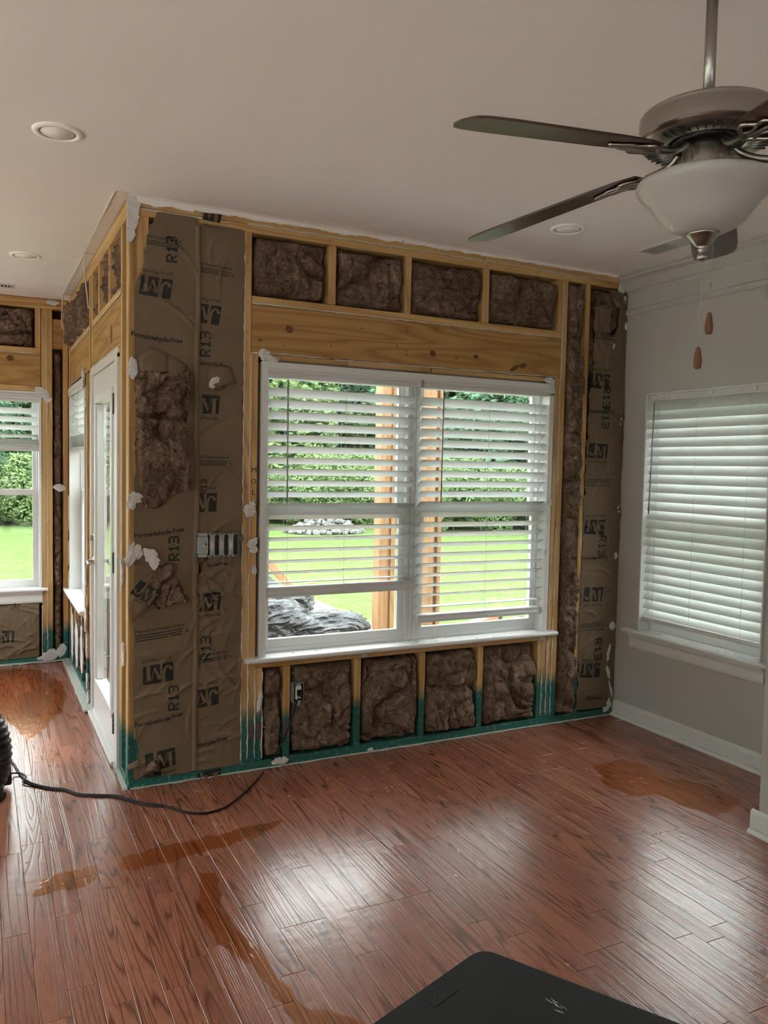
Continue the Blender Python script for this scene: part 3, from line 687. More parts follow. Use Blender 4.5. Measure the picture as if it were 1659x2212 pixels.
# ---- kraft faced batts
def pip(u, z, poly):
    r_ = np.zeros(u.shape, bool); n = len(poly)
    for k in range(n):
        x1, y1 = poly[k]; x2, y2 = poly[(k+1) % n]
        if y1 == y2: continue
        c = ((y1 > z) != (y2 > z)) & (u < (x2-x1)*(z-y1)/(y2-y1)+x1); r_ ^= c
    return r_
class Paper:
    def __init__(s, u0, u1, z0, z1, seed, base=-.004, amp=1.0, ncrease=40, zc=None, bow=.004):
        s.u0, s.u1, s.z0, s.z1, s.base, s.seed, s.amp, s.bow = u0, u1, z0, z1, base, seed, amp, bow
        r_ = np.random.RandomState(seed); s.cr = []
        for k in range(ncrease):
            lo, hi = zc if zc and k % 3 else (z0, z1)
            cu, cz = r_.uniform(u0, u1), r_.uniform(lo, hi); a = r_.uniform(-.9, .9)+(math.pi/2 if r_.rand() < .3 else 0); L = r_.uniform(.04, .16)
            s.cr.append((cu, cz, math.cos(a), math.sin(a), L, r_.uniform(.006, .014), r_.uniform(.003, .011)*amp))
    def y(s, u, z):
        u = np.asarray(u, float); z = np.asarray(z, float); sh = u.shape
        tt = np.clip((u-s.u0)/(s.u1-s.u0), 0, 1); d = s.bow*np.sin(tt*math.pi)
        P = p3(u, z, 1, s.seed); d = d+(.0035*s.amp*vnoise(P*7, s.seed)+.0014*s.amp*vnoise(P*19, s.seed+1)).reshape(sh)
        for cu, cz, ca, sa, L, w, h in s.cr:
            al = (u-cu)*ca+(z-cz)*sa; pe = -(u-cu)*sa+(z-cz)*ca+.25*al*al/L
            d = d+h*np.clip(1-np.abs(pe)/w, 0, 1)*np.clip(1-(np.abs(al)/L)**2, 0, 1)
        return s.base-np.maximum(d, -.002)
    def on(s, u, z):
        """height of the built sheet, read off its grid"""
        nw, nu = s.Y.shape; fu = np.clip((u-s.u0)/(s.u1-s.u0)*(nu-1), 0, nu-1.001); fz = np.clip((z-s.z0)/(s.z1-s.z0)*(nw-1), 0, nw-1.001)
        i = fu.astype(int); k = fz.astype(int); a = fu-i; b = fz-k
        return s.Y[k, i]*(1-a)*(1-b)+s.Y[k, i+1]*a*(1-b)+s.Y[k+1, i]*(1-a)*b+s.Y[k+1, i+1]*a*b
    def mesh(s, left=None, right=None, holes=(), step=.0072, zlo=None, zhi=None):
        nu = int((s.u1-s.u0)/step); nw = int((s.z1-s.z0)/step)
        U, Z = np.meshgrid(np.linspace(s.u0, s.u1, nu+1), np.linspace(s.z0, s.z1, nw+1))
        Y = s.y(U, Z); s.Y = Y; v = np.stack([U, Y, Z], -1).reshape(-1, 3)
        idx = np.arange(v.shape[0]).reshape(nw+1, nu+1)
        q = np.stack([idx[:-1, :-1], idx[:-1, 1:], idx[1:, 1:], idx[1:, :-1]], -1).reshape(-1, 4)
        c = v[q].mean(1); cu, cz = c[:, 0], c[:, 2]
        jx = cu+.012*vnoise(p3(cu, cz, 32, 1), s.seed)+.006*vnoise(p3(cu, cz, 80, 4), s.seed); jz = cz+.012*vnoise(p3(cu, cz, 32, 2), s.seed+5)+.006*vnoise(p3(cu, cz, 80, 6), s.seed)
        keep = np.ones(len(q), bool)
        for h in holes: keep &= ~pip(jx, jz, h)
        if left: zz, uu = zip(*sorted((b, a) for a, b in left)); keep &= jx > np.interp(cz, zz, uu)
        if right: zz, uu = zip(*sorted((b, a) for a, b in right)); keep &= jx < np.interp(cz, zz, uu)
        q = q[keep]; used = np.unique(q); mp = -np.ones(len(v), int); mp[used] = np.arange(len(used))
        vv, qq = v[used].copy(), mp[q]
        # ease the cut edges so that tears run ragged, not stepped
        e = np.sort(np.concatenate([qq[:, [0, 1]], qq[:, [1, 2]], qq[:, [2, 3]], qq[:, [3, 0]]]), 1)
        ue, cnt = np.unique(e, axis=0, return_counts=True); be = ue[cnt == 1]; bv = np.unique(be)
        for it in range(4):
            sm_ = np.zeros_like(vv); ct = np.zeros(len(vv)); np.add.at(sm_, be[:, 0], vv[be[:, 1]]); np.add.at(sm_, be[:, 1], vv[be[:, 0]]); np.add.at(ct, be.ravel(), 1)
            nv = vv.copy(); nv[bv] = .45*vv[bv]+.55*sm_[bv]/ct[bv][:, None]; vv = nv
        return pyd(vv, qq, smooth=True)
def wp(pts, ax=1, val=0.0): return [(lambda p: (p.x, p.z))(at(a, b, ax, val)) for a, b in pts]

# -------- lettering
GLY = {'R': ['11110', '10001', '10001', '11110', '10100', '10010', '10001'], '1': ['00100', '01100', '00100', '00100', '00100', '00100', '01110'], '3': ['11110', '00001', '00001', '01110', '00001', '00001', '11110']}
def dots_me(word):
    v, f = [], []
    for ci, ch in enumerate(word):
        for r_, row in enumerate(GLY[ch]):
            for c, b in enumerate(row):
                if b == '1':
                    x, y = ci*6+c, 6-r_; k = len(v); e = .06*((c*7+r_*3) % 3)
                    v += [(x-.20+e, y-.15, 0), (x+1.15, y+e-.1, 0), (x+1.18-e, y+1.1, 0), (x-.16, y+1.16, 0)]; f.append((k, k+1, k+2, k+3))
    v = np.array(v, float); v[:, 0] = (v[:, 0]-v[:, 0].mean())/17; v[:, 1] = (v[:, 1]-3.5)/17
    return v, f
_fc = {}
def text_vf(body, shear=0.0, bold=.0):
    key = (body, shear, bold)
    if key not in _fc:
        cu = bpy.data.curves.new('t', 'FONT'); cu.body = body; cu.shear = shear; cu.offset = bold; cu.size = 1; cu.align_x = 'CENTER'; cu.resolution_u = 3
        o = bpy.data.objects.new('t', cu); COL.objects.link(o); dg = bpy.context.evaluated_depsgraph_get()
        me = bpy.data.meshes.new_from_object(o.evaluated_get(dg))
        bm = bmesh.new(); bm.from_mesh(me); bmesh.ops.triangulate(bm, faces=bm.faces[:])
        v = np.array([tuple(a.co) for a in bm.verts]); f = [tuple(a.index for a in p.verts) for p in bm.faces]; bm.free()
        bpy.data.objects.remove(o); bpy.data.curves.remove(cu); bpy.data.meshes.remove(me)
        w = v[:, 0].max()-v[:, 0].min(); v[:, 0] -= (v[:, 0].max()+v[:, 0].min())/2; v[:, 1] -= .35; _fc[key] = (v/w, f)
    return _fc[key]
def poly_vf(polys, sub=.06):
    """fill polygons, cut on a grid so that they can follow the paper"""
    bm = bmesh.new()
    for p in polys: bm.faces.new([bm.verts.new((a, b, 0)) for a, b in p])
    xs = [v.co.x for v in bm.verts]; ys = [v.co.y for v in bm.verts]
    for lo, hi, ax in ((min(xs), max(xs), 0), (min(ys), max(ys), 1)):
        x = lo+sub
        while x < hi:
            no = [0, 0, 0]; no[ax] = 1; co = [0, 0, 0]; co[ax] = x
            bmesh.ops.bisect_plane(bm, geom=bm.verts[:]+bm.edges[:]+bm.faces[:], plane_co=co, plane_no=no); x += sub
    bmesh.ops.triangulate(bm, faces=bm.faces[:]); bm.verts.index_update()
    v = np.array([tuple(a.co) for a in bm.verts]); f = [tuple(a.index for a in p.verts) for p in bm.faces]; bm.free(); return v, f
def rpoly(pts, r=.03, n=3):
    out = []; m = len(pts)
    for i in range(m):
        p, a, b = Vector(pts[i]), Vector(pts[i-1]), Vector(pts[(i+1) % m]); da = (a-p).normalized()*r; db = (b-p).normalized()*r
        for k in range(n+1):
            t = k/n; q = (p+da)*(1-t)**2+p*2*t*(1-t)+(p+db)*t*t; out.append((q.x, q.y))
    return out
LOGO_DARK = poly_vf([rpoly([(-.5, -.30), (-.165, -.30), (-.115, .30), (-.45, .30)]), rpoly([(-.125, -.30), (.44, -.30), (.5, .28), (-.075, .30)])])
cir = lambda x, y, r, n=10: [(x+r*math.cos(6.2832*k/n), y+r*math.sin(6.2832*k/n)) for k in range(n)]
LOGO_LIGHT = poly_vf([[(-.185, .305), (-.115, .305), (-.150, -.05), (-.19, -.15), (-.27, -.215), (-.38, -.205), (-.43, -.14), (-.36, -.145), (-.28, -.15), (-.235, -.09), (-.215, 0)], cir(-.405, -.105, .058),
    [(-.125, -.305), (-.088, -.305), (-.035, .155), (-.075, .155)], [(-.075, .18), (.02, .18), (.115, -.15), (.075, -.24)], [(.075, -.24), (.125, -.17), (.245, .18), (.215, .18)], [(.235, -.305), (.345, -.305), (.37, .18), (.25, .18)],
    [(.36, .15), (.44, .158), (.445, .18), (.36, .18)], [(-.115, .15), (-.06, .15), (-.05, .18), (-.115, .172)]])
FLAME = [(0, 0), (.5, .12), (.62, .5), (.3, .85), (.38, 1.2), (.05, 1.6), (-.05, 1.1), (-.35, .8), (-.5, .4), (-.3, .08)]
def put(vf, paper, parent, name, mat, cu, cz, scale, rot=0.0, lift=.0011, clip=None, arc=0.0, off=(0, 0), yfun=None):
    v, f = vf; v = v.copy(); v[:, 1] += arc*v[:, 0]**2; v = v*scale; v[:, 0] += off[0]; v[:, 1] += off[1]
    c, s = math.cos(rot), math.sin(rot); U = cu+v[:, 0]*c-v[:, 1]*s; Z = cz+v[:, 0]*s+v[:, 1]*c
    Y = (yfun or paper.on)(U, Z)-lift
    bm = bmesh.new(); vv = [bm.verts.new((a, b, d)) for a, b, d in zip(U, Y, Z)]
    for q in f:
        try: bm.faces.new([vv[i] for i in q])
        except ValueError: pass
    if clip:
        for pos, sg in clip: bmesh.ops.bisect_plane(bm, geom=bm.verts[:]+bm.edges[:]+bm.faces[:], plane_co=(pos, 0, 0), plane_no=(sg, 0, 0), clear_outer=True)
    bmesh.ops.delete(bm, geom=[v_ for v_ in bm.verts if not v_.link_faces], context='VERTS')
    if not bm.faces: bm.free(); return None
    return link(name, me_of(bm), M[mat], parent)
LW = .150
def p_logo(paper, par, px, py, rot=0.0, clip=None, val=0.0, ax=1, yfun=None, word='Johns Manville'):
    p = at(px, py, ax, val); rr = R(rot)
    put(LOGO_DARK, paper, par, 'printed_logo', 'ink', p.x, p.z, LW, rr, .0016, clip, yfun=yfun); put(LOGO_LIGHT, paper, par, 'printed_logo_letters', 'kraft', p.x, p.z, LW, rr, .0032, clip, yfun=yfun)
    if word: put(text_vf(word, .0, .0), paper, par, 'printed_lettering', 'ink', p.x, p.z, LW*.93, rr, .0011, clip, off=(-.002, -.066 if 1 else 0), yfun=yfun)
def p_text(paper, par, word, px, py, width, rot=0.0, shear=0.0, bold=.018, arc=0.0, clip=None, val=0.0, lines=False):
    p = at(px, py, 1, val); put(text_vf(word, shear, bold), paper, par, 'printed_lettering', 'ink', p.x, p.z, width, R(rot), .0011, clip, arc)
    if lines:
        s = -1 if rot > 90 else 1
        ln = [[(-.5, -.0-k*.052), (.46-.02*k, -.0-k*.052), (.46-.02*k, -.022-k*.052), (-.5, -.022-k*.052)] for k in range(3)]
        put(poly_vf(ln, .09), paper, par, 'printed_fine_print', 'ink', p.x, p.z, width, R(rot), .0011, clip, off=(0, -.018))
        put(poly_vf([[(a*.045+.53, b*.045-.10) for a, b in FLAME]], .05), paper, par, 'printed_flame', 'ink', p.x, p.z, width, R(rot), .0011, clip, off=(0, -.018))
def p_r13(paper, par, px, py, L=.118, rot=90.0, clip=None, val=0.0):
    p = at(px, py, 1, val); put(dots_me('R13'), paper, par, 'printed_rating', 'ink', p.x, p.z, L, R(rot), .0012, clip)
def flap(par, poly_px, ys, name='torn_flap'):
    pts = wp(poly_px); n = len(pts); cu = sum(a for a, b in pts)/n; cz = sum(b for a, b in pts)/n; v, f = [], []
    for s in (1.0, .66, .33): v += [(cu+(a-cu)*s, ys[k]*s+(1-s)*(sum(ys)/n-.006), cz+(b-cz)*s) for k, (a, b) in enumerate(pts)]
    v.append((cu, sum(ys)/n-.008, cz))
    for r_ in range(2): f += [(r_*n+k, r_*n+(k+1) % n, (r_+1)*n+(k+1) % n, (r_+1)*n+k) for k in range(n)]
    f += [(2*n+k, 2*n+(k+1) % n, 3*n) for k in range(n)]
    o = link(name, pyd(v, f, smooth=True), M['kraft'], par); m = o.modifiers.new('thickness', 'SOLIDIFY'); m.thickness = .0008; return o

# left faced batt beside the corner
fa = thing('faced_batt', 'left strip of torn kraft-faced batt by the outside corner', 'insulation', group='kraft faced batts')
PA = Paper(.034, .326, .045, 2.690, 5, ncrease=46, zc=(.05, 1.0))
A_left = wp([(331, 455), (324, 490), (314, 545), (305, 580), (293, 615), (288, 660), (286, 760), (288, 860), (292, 1010), (289, 1110), (287, 1200), (286, 1420), (284, 1600), (280, 1690)])
A_holes = [wp(q) for q in ([(292, 818), (310, 800), (340, 806), (372, 808), (395, 806), (407, 796), (408, 850), (404, 905), (398, 960), (402, 990), (411, 1040), (405, 1060), (372, 1072), (348, 1095), (326, 1098), (310, 1086), (307, 1040), (297, 1000), (292, 900)],
    [(326, 1232), (345, 1224), (378, 1215), (383, 1260), (396, 1285), (407, 1300), (370, 1302), (345, 1318), (328, 1300), (316, 1260)], [(302, 1700), (304, 1668), (330, 1638), (342, 1650), (340, 1700)], [(270, 1600), (292, 1594), (298, 1618), (294, 1648), (270, 1655)])]
pa = link('kraft_facing', PA.mesh(left=A_left, holes=A_holes), M['kraft'], fa)
v, q = batt_mesh(.048, .298, .05, 2.66, 81, bulge=.028, front=.016); v[:, 1] = np.maximum(v[:, 1], .001+0*v[:, 1])
inh = np.zeros(len(v), bool)
for h in A_holes[:2]: inh |= pip(v[:, 0], v[:, 2], [(a, b) for a, b in h])
gw = link('glass_wool', pyd(v, q, smooth=True), M['batt'], fa)
# wool bursting out through the two big tears
for k, (hole, bl) in enumerate(((A_holes[0], .055), (A_holes[1], .03), (A_holes[2], .03))):
    hu = [a for a, b in hole]; hz = [b for a, b in hole]
    v2, q2 = batt_mesh(min(hu)-.01, max(hu)+.012, max(.05, min(hz)-.012), max(hz)+.012, 90+k, bulge=bl, back=.02, front=-.004 if k == 0 else .004, wob=.03, step=.005)
    jj = v2+np.stack([vnoise(v2*40, 3), v2[:, 0]*0, vnoise(v2*40+7, 4)], 1)*.006
    v2[:, 1] = np.where(pip(jj[:, 0], jj[:, 2], hole), v2[:, 1], .010)
    link('wool_tuft', pyd(v2, q2, smooth=True), M['batt'], fa); w_ = link('fibre_wisps', wisp_mesh(v2[v2[:, 1] < .008], (110, 26, 8)[k], 7+k), M['wisp'], fa); w_['kind'] = 'stuff'
flap(fa, [(298, 772), (326, 748), (363, 764), (361, 804), (342, 806), (334, 818), (318, 815), (301, 800)], [-.012, -.008, -.008, -.03, -.035, -.04, -.036, -.02])
flap(fa, [(362, 764), (404, 790), (398, 812), (372, 826), (360, 806)], [-.010, -.010, -.03, -.04, -.03])
fl2 = flap(fa, [(322, 1236), (345, 1262), (340, 1276), (312, 1312), (283, 1342), (274, 1298), (294, 1262)], [-.016, -.030, -.036, -.040, -.036, -.034, -.026])
flap(fa, [(270, 1660), (300, 1650), (297, 1640), (276, 1648)], [-.03, -.03, -.01, -.02])
clA = [(.3235, 1), (.036, -1)]
p_text(PA, pa, 'and Sound Control', 354, 516, .158, rot=-3, shear=.2, lines=True, clip=clA)
p_r13(PA, pa, 370, 541); p_logo(PA, pa, 336, 621, 180-3); p_text(PA, pa, 'Formaldehyde-Free', 339, 731, .232, rot=-4, arc=.10, bold=.03)
p_text(PA, pa, 'Formaldehyde-Free', 344, 1151, .228, rot=7, arc=.06, bold=.03); p_r13(PA, pa, 375, 1186)
p_text(PA, pa, 'Thermal and Sound Control', 345, 1356, .235, rot=6, shear=.25, lines=True, clip=clA)
p_logo(PA, pa, 341, 1454, 180+6); p_r13(PA, pa, 374, 1508); p_text(PA, pa, 'Formaldehyde-Free', 343, 1555, .225, rot=8, arc=.1, bold=.03); p_logo(PA, pa, 346, 1640, 8)
p = at(312, 1278, 1, 0.0)
flaty = lambda u, z: np.full(np.shape(u), -.046)
put(LOGO_DARK, PA, pa, 'printed_logo', 'ink', p.x, p.z, .125, R(-34), .0, [(.145, 1)], yfun=flaty); put(LOGO_LIGHT, PA, pa, 'printed_logo_letters', 'kraft', p.x, p.z, .125, R(-34), .0008, [(.145, 1)], yfun=flaty)
put(text_vf('Johns Man', 0, 0), PA, pa, 'printed_lettering', 'ink', p.x-.018, p.z-.046, .085, R(-34), .0, None, yfun=flaty)

# right strip of the pair, overlapped by the left one
fb = thing('faced_batt', 'wrinkled kraft-faced batt between the paper seam and window studs', 'insulation', group='kraft faced batts')
PB = Paper(.320, .551, .045, 2.668, 11, base=-.002, ncrease=80, zc=(.06, 1.15), amp=1.15)
B_hole = wp([(456, 822), (470, 838), (486, 832), (497, 826), (508, 830), (502, 798), (509, 826), (490, 835), (470, 846), (452, 828)])
B_holes = [B_hole, wp([(424, 1200), (440, 1200), (448, 1215), (442, 1228), (428, 1245), (421, 1230)])]
pb = link('kraft_facing', PB.mesh(holes=B_holes, right=wp([(531, 485), (528, 700), (527, 1000), (524, 1400), (521, 1660)])), M['kraft'], fb)
v, q = batt_mesh(.337, .548, .05, 2.66, 83, bulge=.01, front=.02); v[:, 1] = np.maximum(v[:, 1], .004); link('glass_wool', pyd(v, q, smooth=True), M['batt'], fb)
flap(fb, [(448, 800), (470, 790), (498, 794), (508, 828), (488, 829), (466, 838), (448, 826)], [-.008, -.010, -.010, -.012, -.03, -.036, -.026])
scrap_px(fb, 457, 828, .05, .075, 95, y=-.03, tilt=.5); scrap_px(fb, 432, 1207, .05, .05, 96, y=-.004, tilt=.5, mat='batt', name='wool_tuft')
# folded stapling flange along the seam
fl = [(-.004, .309), (-.011, .311), (-.012, .328), (-.0095, .333), (-.004, .333)]
vv_, ff_ = [], []
nn = 60
for k in range(nn+1):
    z = .05+2.60*k/nn; dx = float(vnoise([[z*3.0, 1, 1]], 3)[0])*.005; dd = float(vnoise([[z*9, 2, 1]], 4)[0])*.0018
    for y_, u_ in fl: vv_.append((u_+dx, y_+dd, z))
for k in range(nn):
    for j in range(4): a = k*5+j; ff_.append((a, a+1, a+6, a+5))
link('stapling_flange', pyd(vv_, ff_, smooth=True), M['kraft'], fb)
clB = [(.336, -1), (.549, 1)]
p_logo(PB, pb, 446, 456, -4, clB); p_text(PB, pb, 'l and Sound Control', 462, 574, .170, rot=-4, shear=.2, lines=True, clip=clB)
p_logo(PB, pb, 443, 678, 180-4, clB); p_r13(PB, pb, 443, 745); p_text(PB, pb, 'aldehyde-Free', 460, 786, .165, rot=-3, arc=-.15, bold=.03, clip=clB)
p_logo(PB, pb, 441, 873, 1, clB); p_text(PB, pb, 'ol and Sound Control', 455, 987, .178, shear=.2, lines=True, clip=clB)
p_logo(PB, pb, 436, 1086, 180+2, clB); p_r13(PB, pb, 440, 1052, .07); p_text(PB, pb, 'hyde-Free', 470, 1218, .102, rot=5, bold=.03, clip=clB)
p_logo(PB, pb, 444, 1300, 4, clB); p_r13(PB, pb, 443, 1401); p_text(PB, pb, 'and Sound Control', 461, 1411, .155, rot=5, shear=.2, lines=True, clip=clB)
p_logo(PB, pb, 440, 1507, 180+6, clB); p_text(PB, pb, 'ldehyde-Free', 459, 1602, .146, rot=8, arc=.1, bold=.03, clip=clB); p_logo(PB, pb, 446, 1684, 8, clB, word='')

# faced batt in the corner by the right wall
fc = thing('faced_batt', 'pale kraft-faced batt in the corner beside the right wall', 'insulation', group='kraft faced batts')
PC = Paper(2.684, 2.986, .062, 2.640, 17, base=-.004, ncrease=60, amp=1.3, bow=.014)
C_holes = [wp(q) for q in ([(1280, 610), (1318, 636), (1324, 660), (1340, 672), (1334, 690), (1330, 716), (1322, 726), (1312, 728), (1312, 690), (1318, 668), (1300, 664), (1280, 664)],)]
pc = link('kraft_facing', PC.mesh(holes=C_holes, left=wp([(1287, 640), (1272, 850), (1264, 1000), (1258, 1150), (1250, 1300), (1246, 1500), (1244, 1520)])), M['kraft'], fc)
v, q = batt_mesh(2.696, 2.948, .05, 2.66, 85, bulge=.0, front=.03); v[:, 1] = np.maximum(v[:, 1], .004); link('glass_wool', pyd(v, q, smooth=True), M['batt'], fc)
flap(fc, [(1283, 668), (1304, 672), (1312, 690), (1308, 722), (1282, 718)], [-.012, -.016, -.018, -.012, -.008])
flap(fc, [(1318, 640), (1330, 652), (1336, 668), (1324, 664)], [-.01, -.02, -.05, -.03])
clC = [(2.690, -1), (2.984, 1)]
p_text(PC, pc, 'Thermal and Sound', 1301, 733, .165, rot=180, shear=.2, lines=True, clip=clC); p_logo(PC, pc, 1292, 824, 180, clC); p_r13(PC, pc, 1306, 858, .13, -90)
p_text(PC, pc, 'Formaldehyde-F', 1293, 891, .20, rot=180+2, arc=-.1, bold=.03, clip=clC); p_r13(PC, pc, 1304, 902, .13, -90); p_logo(PC, pc, 1288, 974, 0, clC)
p_text(PC, pc, 'Thermal and Sound Co', 1288, 1049, .185, rot=180, shear=.2, lines=True, clip=clC); p_logo(PC, pc, 1281, 1138, 180, clC); p_r13(PC, pc, 1296, 1177, .13, -90)
p_text(PC, pc, 'Formaldehyde-Fre', 1281, 1206, .195, rot=180, arc=-.1, bold=.03, clip=clC); p_logo(PC, pc, 1278, 1283, -1, clC)
p_text(PC, pc, 'Thermal and Sound Cont', 1274, 1360, .198, rot=180, shear=.2, lines=True, clip=clC); p_logo(PC, pc, 1272, 1447, 180-2, clC); p_r13(PC, pc, 1288, 1400, .14, -90); p_text(PC, pc, 'Formaldeh', 1279, 1508, .125, rot=180-4, bold=.03, clip=clC)

# faced batt under the far nook window
fd = thing('faced_batt', 'kraft-faced batt under the far nook window sill', 'insulation', (0, D, 0), group='kraft faced batts')
PD = Paper(-.60, -.206, .05, .470, 23, base=-.003, ncrease=40, amp=1.4)
pd_ = link('kraft_facing', PD.mesh(), M['kraft'], fd)
p_logo(PD, pd_, 8, 1375, 0, [(-.21, 1)], val=D); p_text(PD, pd_, 'Formaldehyde', 12, 1307, .2, rot=180+3, arc=.2, bold=.03, val=D)
# pencil and marker words on the studs
p = at(551, 1035, 1, 0.0)
for k, ch in enumerate('MOLO'): put(text_vf(ch, 0, 0), PB, wf, 'marker_lettering', 'marker', .607, 1.515-k*.055, .024 if ch != 'L' else .016, R(0), .0, yfun=lambda u, z: np.full(np.shape(u), -.0012))

# ================================================================== WINDOWS, SILLS, DOOR
def window(name, label, loc, rz, w, z0, z1, units=1, jamb=.018, detail=True, lower_split=.47):
    root = thing(name, label, 'window', loc, rz, kind='structure'); fr = .030; ym, yo = .070, .135
    for a, b in ((0, jamb), (w-jamb, w)): box('jamb', a, b, -.010, ym, z0, z1, M['white_trim'], root)
    box('head_jamb', jamb, w-jamb, -.010, ym, z1-jamb, z1, M['white_trim'], root)
    for a, b in ((0, jamb+fr*.4), (w-jamb-fr*.4, w)): box('frame', a, b, ym, yo, z0, z1, M['vinyl'], root)
    box('frame', 0, w, ym+.001, yo-.001, z1-jamb-.01, z1, M['vinyl'], root); box('frame', 0, w, ym+.001, yo-.001, z0, z0+.028, M['vinyl'], root)
    mul = .077; uw = (w-2*jamb-(units-1)*mul)/units; zm = z0+(z1-z0)*lower_split+.06
    for u in range(units):
        a = jamb+u*(uw+mul); b = a+uw
        if u:
            box('mullion', a-mul, a, ym-.004, yo+.002, z0, z1, M['vinyl'], root)
            for q in (.022, .050): box('mullion_groove', a-mul+q, a-mul+q+.003, ym-.0055, ym-.003, z0+.03, z1-.03, M['wall_paint'], root, 0)
        st = .034
        for nm, s0, s1, ya, yb in (('lower_sash', z0+.026, zm, ym+.006, ym+.032), ('upper_sash', zm-.048, z1-.026, ym+.034, ym+.060)):
            so = link(nm, holes_panel(a+.004, b-.004, s0, s1, [(a+st+.006, b-st-.006, s0+(.046 if nm[0] == 'l' else .044), s1-.044)], ya, yb), M['vinyl'], root)
            link('pane', boxme(a+st, b-st, (ya+yb)/2-.002, (ya+yb)/2+.002, s0+.03, s1-.03), M['glass'], so)
        if detail:
            lk = box('sash_lock', (a+b)/2-.03, (a+b)/2+.03, ym+.008, ym+.03, zm, zm+.012, M['vinyl'], root, .003)
    return root
window('window_1', 'wide white twin double-hung window in the opened wall', (.640, 0, 0), 0, 1.797, .573, 2.050, 2, jamb=.034)
window('window_2', 'narrow white window in the nook side wall by the glass door', (.008, 2.612, 0), R(-90), .978, .56, 2.075)
window('window_3', 'white double-hung window in the far nook wall', (-1.09, D, 0), 0, .905, .56, 2.050)
window('window_4', 'white window behind closed blinds in the right wall', (W, -.192, 0), R(-90), .870, .575, 2.012, jamb=.010)
window('window_5', 'white window of the far wall beyond the nook', (-2.75, D, 0), 0, 1.2, .56, 2.06)
window('window_6', 'last white window of the far wall beyond the nook', (-4.0, D, 0), 0, 1.05, .56, 2.06)
for k, (loc, rz, w, z0, z1, u, lb) in enumerate((((-1.6, YB, 0), R(180), 2.4, .08, 2.2, 2, 'added unseen twin glazed unit behind the camera on the dining side'), ((2.2, YB, 0), R(180), 3.5, .08, 2.2, 3, 'added unseen broad glazed opening behind the camera'),
        ((XL, -6.6, 0), R(90), 3.4, .08, 2.45, 3, 'added unseen broad glazed unit in the outer dining wall near the back'), ((XL, -2.9, 0), R(90), 3.2, .06, 2.45, 3, 'added unseen tall glazed door unit in the outer dining wall'), ((XL, .6, 0), R(90), 1.9, .4, 2.3, 2, 'added unseen twin window in the outer wall of the nook'))):
    window('window_%d' % (7+k), lb, loc, rz, w, z0, z1, u, detail=False)  # invented glazing behind and left of the camera, there for its daylight
STOOL = [(-.046, .000), (-.050, .006), (-.050, .014), (-.045, .021), (.072, .022), (.072, .0)]
def stool(name, label, loc, rz, L, apron=True, z=.556):
    r_ = thing(name, label, 'window sill', loc, rz, kind='structure')
    s = link('stool', sweep_me(STOOL, L), M['white_trim'], r_); s.location = (0, 0, z)
    if apron:
        a = link('apron', sweep_me([(0, 0), (-.012, .006), (-.016, .020), (-.016, .060), (-.022, .072), (-.030, .080), (-.033, .094), (0, .094)], L-.075), M['white_trim'], r_); a.location = (.0375, 0, z-.095)
    r2 = random.Random(len(label))
    bm = bmesh.new()
    for k in range(26):
        x, y = r2.uniform(.05, L-.05), r2.uniform(-.03, .055); s_ = r2.uniform(.002, .007); add_box(bm, x, x+s_*r2.uniform(.6, 2.2), y, y+s_, z+.0215, z+.0235)
    d = link('plaster_crumbs', me_of(bm), M['dust'], r_); d['kind'] = 'stuff'; return r_
stool('trim_2', 'dusty white sill under the wide twin window', (.566, 0, 0), 0, 1.925, False)
stool('trim_3', 'white sill of the narrow side window', (.008, 2.665, 0), R(-90), 1.085, False)
stool('trim_4', 'white sill and apron of the far nook window', (-1.15, D, 0), 0, 1.005)
stool('trim_5', 'white sill and moulded apron of the right wall window', (W, -.095, 0), R(-90), 1.03)

